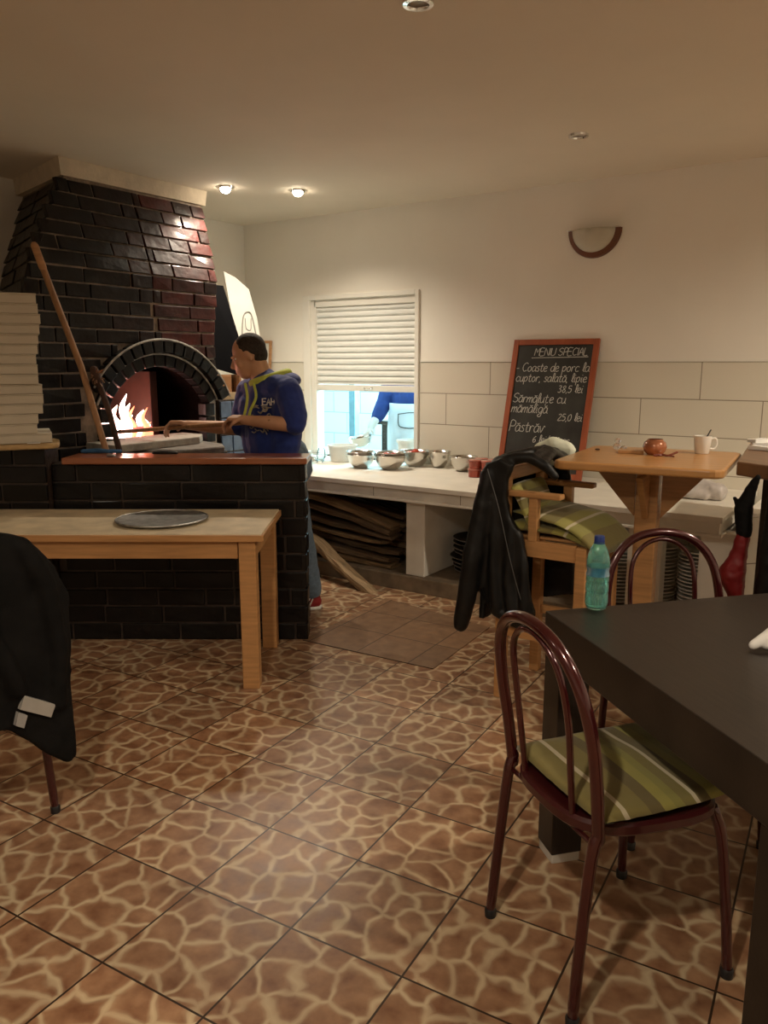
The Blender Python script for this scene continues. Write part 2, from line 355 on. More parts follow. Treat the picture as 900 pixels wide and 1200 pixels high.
# ------------------------------------------------------------------ room shell
XL, XR, YB, YF = -4.9, 2.4, 5.1, -2.4
struct('floor', B(XL-.2, XR+.2, YF-.2, YB+.25, -.1, 0), floorm)
struct('ceiling', B(XL-.2, XR+.2, YF-.2, YB+.2, ZC, ZC+.1), ceilm)
struct('wall_left', B(XL-.12, XL, YF, YB+.2, 0, ZC), plaster)
struct('wall_right', B(XR, XR+.12, YF, YB+.2, 0, ZC), plaster)
struct('wall_front', B(XL, XR, YF-.12, YF, 0, ZC), plaster)
WX0, WX1, WZ0, WZ1 = -4.19, -3.165, .71, 1.955
bm = nb()
box(bm, XL-.12, WX0, YB, YB+.16, 0, ZC); box(bm, WX1, XR+.1, YB, YB+.16, 0, ZC)
box(bm, WX0, WX1, YB, YB+.16, 0, WZ0); box(bm, WX0, WX1, YB, YB+.16, WZ1, ZC)
struct('wall_back', bm, plaster)
bm = nb(); box(bm, XL, WX0-.05, YB-.012, YB, 0, 1.46); box(bm, WX1+.035, XR, YB-.012, YB, 0, 1.46)
struct('trim_1', bm, walltile, bev=.002)
bm = nb(); box(bm, XL, WX0-.05, YB-.018, YB, 1.46, 1.472); box(bm, WX1+.035, XR, YB-.018, YB, 1.46, 1.472)
struct('trim_2', bm, white_paint)
bm = nb()   # patch of odd tiles, a hair proud of the floor
prism(bm, [(-2.60, 3.055, .0005), (-1.82, 3.10, .0005), (-1.87, 3.80, .0005), (-2.66, 3.93, .0005)], (0, 0, .003)); fixn(bm)
struct('trim_3', bm, patchm)
# window: outer architrave, recessed shutter box, shutter, handle bar
wt = bpy.data.objects.new('window_1', None); C.objects.link(wt); wt['kind'] = 'structure'
bm = nb(); x0, x1, z1 = -4.255, -3.145, 1.985
box(bm, x0, x0+.07, YB-.02, YB+.02, .70, z1); box(bm, x1-.035, x1, YB-.02, YB+.02, .70, z1); box(bm, x0+.07, x1-.035, YB-.02, YB+.02, z1-.035, z1)
obj('window_frame', bm, white_paint, wt, bev=.004)
bm = nb(); box(bm, x0+.055, x0+.115, YB+.005, YB+.06, .70, z1-.03); box(bm, x1-.05, x1-.03, YB+.005, YB+.06, .70, z1-.03); box(bm, x0+.1, x1-.04, YB+.005, YB+.06, 1.895, z1-.03)
obj('shutter_rail', bm, white_paint, wt, bev=.003)
bm = nb(); sx0, sx1 = x0+.11, x1-.05; n = 13; zt, zb = 1.90, 1.30; hstep = (zt-zb)/n
for i in range(n):
    za = zt-i*hstep
    pr = [(YB+.040, za), (YB+.026, za-.004), (YB+.020, za-hstep*.35), (YB+.021, za-hstep*.7), (YB+.034, za-hstep*.96), (YB+.045, za-hstep)]
    prism(bm, [(sx0, y, z) for y, z in pr]+[(sx0, YB+.05, za-hstep), (sx0, YB+.05, za)], (sx1-sx0, 0, 0))
box(bm, sx0, sx1, YB+.02, YB+.05, 1.285, 1.30)
fixn(bm); sh = obj('roller_shutter', bm, plastic_white, wt, bev=.001)
bm = B(sx0, sx1, YB+.008, YB+.05, 1.232, 1.280); fixn(bm); obj('bottom_bar', bm, white_paint, wt, bev=.004)
obj('shutter_latch', Tb(catmull([(-3.66, YB+.008, 1.262), (-3.65, YB-.004, 1.254), (-3.62, YB-.008, 1.250), (-3.59, YB-.004, 1.254), (-3.58, YB+.008, 1.262)]), .004), chrome, wt, smooth=True)
obj('window_sill', B(WX0, WX1, YB, YB+.30, .675, .715), counter_white, wt, bev=.004)
# kitchen beyond
bm = nb(); KX0, KX1, KY1 = -6.2, -1.6, 7.6
box(bm, KX0, KX1, KY1, KY1+.1, 0, 2.6)
struct('wall_kitchen_back', bm, ktile)
struct('wall_kitchen_left', B(KX0-.1, KX0, YB+.16, KY1, 0, 2.6), ktile)
struct('wall_kitchen_right', B(KX1, KX1+.1, YB+.16, KY1, 0, 2.6), ktile)
struct('floor_kitchen', B(KX0-.1, KX1+.1, YB+.25, KY1+.1, -.1, 0), concrete)
struct('ceiling_kitchen', B(KX0-.1, KX1+.1, YB+.16, KY1+.1, 2.6, 2.7), white_paint)
struct('trim_4', B(-5.15, -5.07, 6.9, 6.98, 0, 2.6), mat('pale_blue_post', (.25, .42, .5), .5), bev=.004)
bm = nb(); box(bm, -4.6, KX1, 6.6, 7.2, .84, .88); box(bm, -4.55, KX1, 6.65, 7.18, .1, .84)
t = obj('kitchen_worktop', bm, steel, bev=.004); tag(t, 'steel kitchen worktop seen through the serving hatch behind the worker', 'worktop')
t = thing('ceiling_light', 'round kitchen ceiling light above the worker, behind the hatch wall', 'light', (-3.6, 6.9, 2.6))
obj('lamp_rim', Lt([(.47, 0), (.49, -.03), (.49, -.09), (.46, -.09), (.46, 0)], closed=True), white_paint, t, smooth=True)

# ------------------------------------------------------------------ ceiling spots
SPOTL = ['lit ceiling spotlight nearest the brick oven hood', 'lit ceiling spotlight nearest the back wall, above the man', 'unseen ceiling spotlight added for fill light behind the viewer', 'unseen ceiling spotlight added for fill light right of the black table', 'unseen ceiling spotlight added for fill light right of the back counter', 'unseen ceiling spotlight added for fill light over the left rear of the room', 'unlit ceiling spotlight over the middle of the room, at the top edge', 'unlit ceiling spotlight in front of the half moon wall lamp']
def spot(x, y, lit, label):
    t = thing('ceiling_spotlight', label, 'ceiling light', (x, y, ZC), group='recessed ceiling spotlights')
    obj('rim', Lt([(.032, -.002), (.036, -.012), (.050, -.010), (.052, 0), (.032, 0)], closed=True, seg=28), chrome, t, smooth=True)
    obj('bulb', Lt([(0, -.040), (.018, -.037), (.031, -.025), (.036, -.010), (.034, 0)] if lit else [(0, .0), (.020, -.001), (.031, -.004), (.032, 0)], seg=24), bulb if lit else bulboff, t, smooth='all')
for i, (x, y) in enumerate([l[:2] for l in LIT+LIT_FILL]): spot(x, y, True, SPOTL[i])  # the added fill lamps get the same fixture as the seen ones
for i, (x, y) in enumerate(OFF): spot(x, y, False, SPOTL[6+i])
# wall lamp
t = thing('wall_lamp', 'unlit half-moon wall lamp with frosted bowl and brown wooden rim', 'wall lamp', (-1.84, YB, 2.285))
R0 = .165
bm = nb(); nn = 20; grid = []
for i in range(nn+1):
    a = pi+pi*i/nn; row = []
    for j in range(7):
        f = j/6; row.append(bm.verts.new((R0*.9*cos(a)*cos(f*pi/2*.98), -.004-.095*sin(f*pi/2), R0*.9*sin(a)*cos(f*pi/2*.98))))
    grid.append(row)
for i in range(nn):
    for j in range(6): bm.faces.new((grid[i][j], grid[i][j+1], grid[i+1][j+1], grid[i+1][j]))
o = obj('glass_bowl', fixn(bm), sconce_glass, t, smooth='all'); md = o.modifiers.new('s', 'SOLIDIFY'); md.thickness = .004
bm = nb(); sec = [(R0*.86, -.004), (R0*.86, -.03), (R0*1.03, -.02), (R0*1.06, 0)]; rings = []
for i in range(nn+1):
    a = pi+pi*i/nn; rings.append([bm.verts.new((r*cos(a), y-.004, r*sin(a))) for r, y in sec])
for i in range(nn):
    for j in range(4): bm.faces.new((rings[i][j], rings[i][(j+1) % 4], rings[i+1][(j+1) % 4], rings[i+1][j]))
bm.faces.new(rings[0]); bm.faces.new(rings[-1]); obj('wooden_rim', fixn(bm), sconce_wood, t, smooth=True)
for s in (-1, 1): obj('rim_clip', B(s*R0*.93-.012, s*R0*.93+.012, -.045, -.002, -.004, .006), chrome, t, bev=.002)

# ------------------------------------------------------------------ brick oven
ov = thing('brick_oven', 'big dark glazed brick pizza oven with arched mouth and leaning hood', 'oven', (-4.45, 3.3, 0))
OX, OY = -4.45, 3.3
def prof(z):   # near corner, far corner, wall corner of the plan at height z
    ks = [(0, (-4.0, 2.40), (-4.0, 3.83), (-4.895, 2.80)), (1.6, (-4.0, 2.42), (-4.0, 3.84), (-4.895, 2.84)), (2.0, (-4.0, 2.55), (-4.0, 3.89), (-4.895, 2.92)), (2.50, (-4.165, 2.90), (-4.165, 3.93), (-4.895, 3.10))]
    for a, b_ in zip(ks, ks[1:]):
        if z <= b_[0] or b_ is ks[-1]:
            f = (z-a[0])/(b_[0]-a[0]); return [V((p[0]+(q[0]-p[0])*f-OX, p[1]+(q[1]-p[1])*f-OY, z)) for p, q in zip(a[1:], b_[1:])]
AY, AZ, AR = 3.34, .985, .605   # arch centre and outer radius
YJ0, YJ1 = 2.895, 3.785
# mortar core : front skin with the mouth left open, side skins, top
core = nb(); zs = [0, .4, .8, 1.2, 1.6, 1.8, 2.0, 2.25, 2.5]
ys = [0, .06, .12, .18, .24]+[i/30 for i in range(8, 31)]
def fpt(t, z): N, F, W_ = prof(z); return N.lerp(F, t)
def mouth_top(y):
    d = AR**2-.0064*0-(y-AY)**2; return AZ+math.sqrt(max(0, (.50)**2-(y-AY)**2)) if abs(y-AY) < .42 else None
ny = 48
for i in range(ny):
    t0, t1 = i/ny, (i+1)/ny; y = fpt((t0+t1)/2, 1.2).y+OY
    segs = [(0, 2.5)]; mt = mouth_top(y)
    if mt: segs = [(0, .93), (mt, 2.5)]
    for za, zb in segs:
        zz = [za]+[z for z in zs if za < z < zb]+[zb]
        for z0, z1_ in zip(zz, zz[1:]): core.faces.new([core.verts.new(fpt(t0, z0)), core.verts.new(fpt(t1, z0)), core.verts.new(fpt(t1, z1_)), core.verts.new(fpt(t0, z1_))])
for z0, z1_ in zip(zs, zs[1:]):
    N0, F0, W0 = prof(z0); N1, F1, W1 = prof(z1_)
    core.faces.new([core.verts.new(p) for p in (W0, N0, N1, W1)])
    e0, e1 = V((-4.895-OX, F0.y, z0)), V((-4.895-OX, F1.y, z1_)); core.faces.new([core.verts.new(p) for p in (F0, e0, e1, F1)])
N1, F1, W1 = prof(2.5); core.faces.new([core.verts.new(p) for p in (W1, N1, F1, V((-4.895-OX, F1.y, 2.5)))])
bmesh.ops.remove_doubles(core, verts=core.verts, dist=.0005); obj('mortar_core', core, mortar, ov)
# bricks
def brick_run(bm, cl, P0, P1, za, zb, lean0, depth, nrm, col_fn, rnd, skip=None):
    """one course from P0 to P1 (xy vectors at za) with tops moved by lean0"""
    L_ = (P1-P0).length; d = (P1-P0)/L_; x = -rnd.uniform(0, .3)
    while x < L_:
        ln = rnd.choice([.16, .26, .30, .32, .33, .34])*rnd.uniform(.95, 1.05); a, b_ = max(x, 0), min(x+ln-.011, L_); x += ln
        if b_-a < .03: continue
        pieces = [(a, b_)] if not skip else skip(a, b_, (za+zb)/2, P0, d)
        for a2, b2 in pieces:
            if b2-a2 < .03: continue
            q = nrm*depth*rnd.uniform(.7, 1.25); m0, m1 = rnd.uniform(-.0015, .0015), rnd.uniform(-.0015, .0015)
            pts = []
            for z, off in ((za+.0045+m0, 0), (zb-.0055+m1, 1)):
                o_ = lean0*off
                for dd, dep in ((a2, 0), (b2, 0), (b2, 1), (a2, 1)): p = P0+d*dd+o_; pts.append(V((p.x, p.y, z))+(q*rnd.uniform(.72, 1.28) if dep else -nrm*.02))
            vs = [bm.verts.new(p) for p in pts]; c = col_fn((P0+d*(a2+b2)/2), (za+zb)/2, rnd)
            for f in ((0, 3, 2, 1), (4, 5, 6, 7), (0, 1, 5, 4), (1, 2, 6, 5), (2, 3, 7, 6), (3, 0, 4, 7)):
                fc = bm.faces.new([vs[i] for i in f])
                for l in fc.loops: l[cl] = (*c, 1)
rnd = random.Random(3)
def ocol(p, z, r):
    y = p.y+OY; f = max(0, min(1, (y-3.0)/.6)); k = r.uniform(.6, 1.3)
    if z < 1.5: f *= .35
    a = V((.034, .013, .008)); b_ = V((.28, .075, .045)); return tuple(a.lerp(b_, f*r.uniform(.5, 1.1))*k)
bk = nb(); cl = bk.loops.layers.color.new('bc')
def skipf(a, b_, z, P0, d):
    y0, y1 = (P0+d*a).y+OY, (P0+d*b_).y+OY
    dz = z-AZ
    if z < .93 : return [(a, b_)]
    hw = math.sqrt(max(0, AR**2-dz**2)) if dz > 0 else .53
    if z < 1.25: hw = max(min(hw, .53), 0) if dz > .0 else .53
    lo, hi = AY-hw, AY+hw; out = []
    if y0 < lo: out.append((a, min(b_, lo-(P0.y+OY)-.006)))
    if y1 > hi: out.append((max(a, hi-(P0.y+OY)+.006), b_))
    return out
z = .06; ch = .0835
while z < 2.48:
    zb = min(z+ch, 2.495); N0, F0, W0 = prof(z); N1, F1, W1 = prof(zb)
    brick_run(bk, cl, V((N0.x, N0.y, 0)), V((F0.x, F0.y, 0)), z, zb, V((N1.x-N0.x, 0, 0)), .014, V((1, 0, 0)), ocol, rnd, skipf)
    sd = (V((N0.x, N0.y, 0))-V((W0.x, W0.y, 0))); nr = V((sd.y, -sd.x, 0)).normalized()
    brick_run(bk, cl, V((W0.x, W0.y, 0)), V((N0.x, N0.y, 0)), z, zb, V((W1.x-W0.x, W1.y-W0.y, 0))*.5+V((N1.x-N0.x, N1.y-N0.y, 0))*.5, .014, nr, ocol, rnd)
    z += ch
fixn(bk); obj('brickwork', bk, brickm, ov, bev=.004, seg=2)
# arch rings of voussoirs
for ri, (ra, rb, dep, cnt) in enumerate(((.445, .520, .045, 13), (.530, .605, .085, 15))):
    bm = nb(); cl = bm.loops.layers.color.new('bc'); a0, a1 = (RD(26), RD(154)) if ri == 0 else (RD(24), RD(147))
    for k in range(cnt):
        ta, tb = a0+(a1-a0)*k/cnt+.012, a0+(a1-a0)*(k+1)/cnt-.012; g = rnd.uniform(.8, 1.3); c = (.045*g, .038*g, .032*g)
        pts = [(-4.0-OX-.03, AY-OY+r*cos(a), AZ+r*sin(a)) for r, a in ((ra, ta), (rb, ta), (rb, (ta+tb)/2), (rb, tb), (ra, tb), (ra, (ta+tb)/2))]
        n0 = len(bm.faces); prism(bm, pts, (.03+dep, 0, 0))
        bm.faces.ensure_lookup_table()
        for f in bm.faces[n0:]:
            for l in f.loops: l[cl] = (*c, 1)
    fixn(bm); obj('arch_ring', bm, brickm, ov, bev=.005)
    bm = nb()   # mortar line on the ring
    pts = [(-4.0-OX+dep-.004, AY-OY+(rb+.004)*cos(a0+(a1-a0)*k/40), AZ+(rb+.004)*sin(a0+(a1-a0)*k/40)) for k in range(41)]
    tube(bm, pts, .007, seg=6); obj('mortar_joint', bm, mat('pale_mortar', (.36, .34, .30), .6, var=.4, scale=20, bump=.4), ov, smooth=True)
for s, yj in ((0, AY-.42), (1, AY+.40)):   # jamb bricks
    bm = nb(); cl = bm.loops.layers.color.new('bc')
    for k in range(3):
        z0 = .93+k*.088; n0 = len(bm.faces); box(bm, -4.03-OX, -3.955-OX, yj-.035-OY, yj+.045-OY, z0, z0+.08)
        bm.faces.ensure_lookup_table()
        for f in bm.faces[n0:]:
            for l in f.loops: l[cl] = (.045, .04, .034, 1)
    obj('jamb', fixn(bm), brickm, ov, bev=.005)
# firebox interior
bm = nb(); fy0, fy1 = 2.90-OY, 3.76-OY; fx0, fx1 = -4.86-OX, -4.0-OX; cs = []
for k in range(13):
    a = RD(26+128*k/12); cs.append((AY-OY+.50*cos(a), AZ+.50*sin(a)))
loop = [(fy1, .965)]+cs+[(fy0, .965)]
for x_a, x_b in ((fx1, fx1-.3), (fx1-.3, fx0)):
    for p, q in zip(loop, loop[1:]+loop[:1]): bm.faces.new([bm.verts.new(v) for v in ((x_a, *p), (x_a, *q), (x_b, *q), (x_b, *p))])
bm.faces.new([bm.verts.new((fx0, *p)) for p in loop]); bmesh.ops.remove_doubles(bm, verts=bm.verts, dist=.0005)
obj('firebox', bm, soot, ov)
obj('firebox_divider', B(-4.75-OX, -4.22-OX, 3.47-OY, 3.53-OY, .966, 1.40), mat('hot_firebrick', (.03, .012, .008), .9, var=.3), ov, bev=.006)
# hearth slabs in front of the mouth
bm = nb(); prism(bm, [(-4.05-OX, 2.80-OY, .955), (-3.70-OX, 2.78-OY, .955), (-3.72-OX, 3.42-OY, .955), (-3.84-OX, 3.56-OY, .955), (-4.05-OX, 3.58-OY, .955)], (0, 0, .045)); obj('hearth_slab', fixn(bm), stone, ov, bev=.006)
bm = nb(); prism(bm, [(-4.0-OX, 2.95-OY, .90), (-3.56-OX, 3.02-OY, .90), (-3.50-OX, 3.42-OY, .90), (-3.62-OX, 3.52-OY, .90), (-4.0-OX, 3.62-OY, .90)], (0, 0, .054)); obj('lower_slab', fixn(bm), stone_d, ov, bev=.01)
obj('hearth_base', B(-4.0-OX, -3.66-OX, 2.75-OY, 3.6-OY, 0, .90), mortar_d, ov, bev=.006)
# plaster cove between hood and ceiling
bm = nb(); N, F, W_ = prof(2.5); t1 = [V((W_.x, W_.y-.05, 2.495)), V((N.x+.015, N.y-.03, 2.495)), V((F.x+.015, F.y+.03, 2.495))]
t2 = [V((W_.x, W_.y-.06, ZC-.001)), V((N.x+.03, N.y-.05, ZC-.001)), V((F.x+.025, F.y+.04, ZC-.001))]
inn = [V((W_.x, W_.y+.1, 2.495)), V((N.x-.1, N.y+.1, 2.495)), V((F.x-.1, F.y, 2.495))]
for i in range(2):
    bm.faces.new([bm.verts.new(p) for p in (t1[i], t1[i+1], t2[i+1], t2[i])]); bm.faces.new([bm.verts.new(p) for p in (inn[i], inn[i+1], t1[i+1], t1[i])])
bm.faces.new([bm.verts.new(p) for p in (t1[2], V((W_.x, F.y+.03, 2.495)), V((W_.x, F.y+.04, ZC-.001)), t2[2])])
bmesh.ops.remove_doubles(bm, verts=bm.verts, dist=.0005); fixn(bm); obj('plaster_collar', bm, mat('old_plaster', (.55, .47, .36), .8, var=.12, scale=14, bump=.2), ov)
# fire
fi = thing('wood_fire', 'burning wood fire with bright flames in the left of the oven mouth', 'fire', (-4.30, 3.20, .966))
for k, (dx, dy, a, l) in enumerate([(0, -.10, 8, .34), (.08, .02, -14, .36), (-.05, .12, 20, .30), (.02, .0, 65, .30)]):
    d = V((cos(RD(a+80)), sin(RD(a+80)), .02)); p = V((dx, dy, .035+.03*(k % 2)))
    obj('burning_log', Tb([p-d*l/2, p-d*l/6, p+d*l/6, p+d*l/2], [.026, .03, .028, .022], seg=8, flat=.8), ember if k % 2 else charred, fi, smooth=True)
for k in range(24):
    y = -.22+.44*k/23+rnd.uniform(-.015, .015); x = rnd.uniform(-.08, .18); h = (.10+.20*abs(sin(k*1.3+.6))**1.5)*(1 if k < 15 else .75)
    p = [(x, y, .02), (x+.01, y+.015, h*.35), (x, y-.01, h*.7), (x+.015, y+.02, h)]
    obj('flame', Tb(catmull(p, 4), [(.024+.012*(k % 3))*(1-(q/12)**1.4)+.002 for q in range(13)], seg=8), flame_y if k % 3 else flame_o, fi, smooth='all')
for k in range(9):
    y = -.2+.05*k; obj('ember', Eb((rnd.uniform(.0, .2), y, .012), (.02, .02, .012), seg=10), ember, fi, smooth='all')

# ------------------------------------------------------------------ brick partition with wooden top (frame turned towards the room)
A34 = RD(34.2); PC = V((-2.58, 3.08, 0))
pt = thing('brick_partition', 'low dark brick partition wall with red brown wooden top behind the bench', 'partition', PC, A34)
obj('mortar_core', B(-1.30, -.012, .012, .12, 0, .945), mortar_d, pt)
bm = nb(); cl = bm.loops.layers.color.new('bc')
def dcol(p, z, r): k = r.uniform(.55, 1.3); return (.026*k, .009*k, .005*k)
z = 0.0
while z < .90:
    zb = min(z+.094, .945); brick_run(bm, cl, V((-1.30, .012, 0)), V((-.012, .012, 0)), z, zb, V((0, 0, 0)), .011, V((0, -1, 0)), dcol, rnd)
    brick_run(bm, cl, V((-.012, .0, 0)), V((-.012, .12, 0)), z, zb, V((0, 0, 0)), .011, V((1, 0, 0)), dcol, rnd); z += .0945
fixn(bm); obj('brickwork', bm, brickm, pt, bev=.004)
obj('wooden_top', B(-1.235, .012, -.03, .20, .945, .978), red_wood, pt, bev=.006)
lb = thing('brick_pier', 'dark brick pier carrying the pizza box shelf at the left edge', 'pier', PC, A34)
obj('mortar_core', B(-2.1, -1.305, -.05, .11, 0, 1.03), mortar_d, lb)
bm = nb(); cl = bm.loops.layers.color.new('bc'); z = 0
while z < 1.0:
    brick_run(bm, cl, V((-2.1, -.05, 0)), V((-1.305, -.05, 0)), z, min(z+.094, 1.03), V((0, 0, 0)), .011, V((0, -1, 0)), dcol, rnd); z += .0945
fixn(bm); obj('brickwork', bm, brickm, lb, bev=.004)
bm = nb(); pts = [V((x, y, 1.031)) for x, y in [(-.85, 0), (-.06, 0), (-.03, .008), (-.008, .03), (0, .06), (0, .24), (-.02, .29), (-.06, .31), (-.85, .31)]]; pts = [M.Rotation(RD(22), 3, 'Z') @ p+V((-1.215, -.08, 0)) for p in pts]
prism(bm, pts, (0, 0, .028)); o = obj('wooden_shelf', fixn(bm), mat('pale_shelf_wood', (.44, .29, .13), .45, var=.14, scale=6, stretch=(1, 9, 9)), None, bev=.01); o.location = PC; o.rotation_euler = (0, 0, A34)
tag(o, 'pale wooden shelf with rounded end under the stack of pizza boxes', 'shelf')
# pizza boxes
def pizza_box(name, bmw):
    t = thing('pizza_box', '', 'pizza box'); bm = nb(); box(bm, -.17, .17, -.17, .17, 0, .04); obj('tray', bm, cardboard, t, bev=.003)
    bm = nb(); box(bm, -.1715, .1715, -.1715, .1715, .0402, .0472); obj('lid', bm, cardboard, t, bev=.003); return t
pb0 = None; nB = 15; z = 1.0605
ORD = ['lowest', 'second lowest', 'third from the bottom', 'fourth from the bottom', 'fifth from the bottom', 'sixth from the bottom', 'seventh from the bottom', 'middle one', 'seventh from the top', 'sixth from the top', 'fifth from the top', 'fourth from the top', 'third from the top', 'second from the top', 'topmost']
offs = [.03, -.035, -.025, -.01, .0, -.005, -.01, -.015, -.012, -.01, -.004, .012, .016, .012, .008]
for i in range(nB):
    lab = 'pale cardboard pizza box in the stack on the shelf, '+ORD[i]
    q = V((-1.285, -.065, 0))+M.Rotation(RD(26), 3, 'Z') @ V((-.17+offs[i], .17+rnd.uniform(-.008, .008), 0)); p = PC+M.Rotation(A34, 3, 'Z') @ V((q.x, q.y, z)); rz = A34+RD(26+rnd.uniform(-2, 2))
    if i == 0:
        pb0 = pizza_box('pizza_box', None); pb0.location = p; pb0.rotation_euler = (0, 0, rz); pb0['label'] = lab; pb0['group'] = 'pizza boxes stacked on the shelf'
    else: dup(pb0, p, (0, 0, rz), lab)
    z += .0482
def onp(x, y, z): return PC+M.Rotation(A34, 3, 'Z') @ V((x, y, z))
o = obj('paper_slip', B(-.03, .03, -.012, .012, 0, .004), papr, bev=.001); o.location = onp(-1.33, -.11, 1.0605); o.rotation_euler = (0, 0, A34+.4); tag(o, 'small white paper slip on the shelf edge before the pizza boxes', 'paper')
# things on the wooden top
t = thing('knife', 'black handled knife lying on the red brown wooden top', 'knife', onp(-.80, .10, .979), A34-.08)
bm = nb(); tube(bm, [(0, 0, .012), (.05, 0, .013), (.12, 0, .012)], [.010, .012, .010], seg=10, flat=.8); obj('handle', bm, black_plastic, t, smooth=True)
bm = nb(); prism(bm, [(0, -.012, .011), (-.13, -.004, .006), (-.15, .008, .004), (0, .012, .011)], (0, 0, .002)); obj('blade', fixn(bm), zinc, t)
bm = nb(); limb(bm, (-.10, 0, .012, .011), (-.03, .015, .014, .013), (.04, -.005, .012, .012), (.10, .01, .011, .010))
o = organic('rag', bm, blue_cloth, None, .005, 3); o.location = onp(-1.10, .17, .979); o.rotation_euler = (0, 0, A34); tag(o, 'small dark blue rag on the wooden top beside the pizza boxes', 'rag')
bm = nb(); ell(bm, (0, 0, .006), (.03, .02, .006)); o = obj('foil_scrap', bm, zinc, None, smooth=True); o.location = onp(-1.00, .03, .979); tag(o, 'crumpled shiny foil scrap on the left end of the wooden top', 'foil')
# peels
def peel(name, label, pts, r, m):
    t = thing(name, label, 'peel', pts[0]); P = [V(p)-V(pts[0]) for p in pts]
    return t, P
t = thing('oven_peel', 'long wooden handled oven peel leaning against the oven bricks', 'peel', (-3.66, 2.687, .985))
obj('handle', Tb([(0, 0, 0), (-.12, -.034, .446), (-.27, -.15, 1.05)], .019, seg=10, flat=.7), handle_wood, t, smooth=True)
obj('handle_tip', Tb([(-.247, -.133, .96), (-.274, -.153, 1.07)], .0215, seg=10, flat=.75), tanwood, t, smooth=True)
t = thing('oven_brush', 'dark wooden shafted oven brush leaning left of the fire', 'brush', (-3.61, 2.735, .985))
obj('shaft', Tb([(0, 0, 0), (-.05, -.01, .20), (-.115, -.03, .40)], .016, seg=10), charred, t, smooth=True)
bm = nb(); tube(bm, [(-.11, -.028, .37), (-.125, -.035, .43)], [.03, .022], seg=12); obj('brush_head', bm, charred, t, smooth=True)
bm = nb()
for k in range(22):
    a = k*2.4; p = V((-.118, -.033, .40)); tube(bm, [p, p+V((.03*cos(a)+.02, .035*sin(a), rnd.uniform(-.06, .04)))], .0022, seg=5)
obj('bristles', bm, handle_wood, t, smooth=True)

# ------------------------------------------------------------------ wooden bench table
tb = thing('wooden_table', 'long narrow wooden table with floury pale top before the brick partition', 'table', PC, A34)
obj('tabletop', B(-2.0, -.13, -.66, -.065, .69, .722), [tabletop_cream], tb, bev=.004)
obj('edge_band', B(-2.0, -.125, -.67, -.66, .688, .718), woodx, tb, bev=.003)
obj('edge_band', B(-.13, -.12, -.668, -.065, .688, .718), wood, tb, bev=.003)
obj('front_apron', B(-2.0, -.24, -.635, -.61, .605, .688), woodx, tb, bev=.003)
obj('back_apron', B(-2.0, -.24, -.10, -.078, .605, .688), woodx, tb, bev=.003)
obj('side_apron', B(-.185, -.165, -.58, -.13, .605, .688), wood, tb, bev=.003)
for (x, y) in ((-.235, -.645), (-.225, -.125), (-1.98, -.645), (-1.98, -.125)):
    obj('leg', B(x, x+.075, y, y+.072, 0, .688), wood, tb, bev=.004)
rz = A34
t = thing('pizza_tray', 'round worn metal pizza tray lying on the floury wooden table', 'tray', onp(-.64, -.37, .7235), .3)
obj('disc', Lt([(0, .001), (.19, .001), (.205, .006), (.212, .012), (.205, .0125), (.19, .009), (0, .004)], seg=48), zinc, t, smooth=True)
o = obj('rim', Tb([(.209*cos(2*pi*k/48), .209*sin(2*pi*k/48), .0125) for k in range(48)], .004, seg=8, closed=True), zinc, t, smooth=True)

# ------------------------------------------------------------------ long white counter
ct = thing('masonry_counter', 'long low white counter along the back wall with open bays below', 'counter', (-2.8, 4.6, 0))
cx, cy = -2.8, 4.6
def cb(x0, x1, y0, y1, z0, z1): return B(x0-cx, x1-cx, y0-cy, y1-cy, z0, z1)
obj('countertop', cb(-4.89, -.76, 4.10, 5.085, .668, .70), counter_white, ct, bev=.004)
obj('rail', cb(-4.89, -.775, 4.13, 5.08, .605, .668), counter_white, ct, bev=.002)
for x in (-4.2, -3.55, -2.89, -2.25, -1.6): obj('rail_joint', cb(x, x+.003, 4.1285, 4.131, .605, .668), concrete, ct)
obj('lip', cb(-4.89, -.76, 4.105, 4.20, .592, .607), counter_white, ct, bev=.003)
obj('plinth', cb(-4.89, -.72, 4.145, 5.08, 0, .10), concrete, ct, bev=.004)
for (a, b_, c_) in ((-2.67, -2.53, 5.08), (-1.245, -1.195, 4.28), (-1.092, -1.064, 4.28), (-4.05, -3.93, 5.08)): obj('pillar', cb(a, b_, 4.18, c_, .10, .605), counter_white, ct, bev=.006)
bm = cb(-.88, -.70, 4.19, 4.28, .10, .605); obj('pillar', bm, counter_white, ct, bev=.01)
# angled tiled end block
eb = thing('tiled_end_block', 'white tiled block at the right end of the counter behind the bar tables', 'counter end', (-.735, 4.17, 0), RD(48))
ebp = [M.Rotation(RD(-48), 3, 'Z') @ V((x+.735, y-4.17, 0)) for x, y in ((-.69, 4.20), (.10, 5.08), (-.69, 5.08))]
bm = nb(); prism(bm, ebp, (0, 0, .689)); obj('body', fixn(bm), endtile, eb, bev=.004)
bm = nb(); prism(bm, [p+V((0, 0, .69)) for p in ebp], (0, 0, .018)); obj('top_slab', fixn(bm), counter_white, eb, bev=.003)
# odd bits on the counter
def at(o, loc, rz=0): o.location = loc; o.rotation_euler = (0, 0, rz); return o
bm = nb(); limb(bm, (-.12, 0, .05, .05), (.0, .02, .06, .055), (.14, -.01, .05, .05)); limb(bm, (-.05, -.04, .04, .04), (.08, -.03, .035, .035))
t = at(organic('plastic_bag', bm, mat('cloudy_plastic', (.60, .55, .52), .35, var=.2, scale=14), None, .01, 3, disp=.02, dscale=.05), (-1.03, 4.62, .70)); tag(t, 'crumpled cloudy plastic bag on the counter behind the bar table top', 'plastic bag')

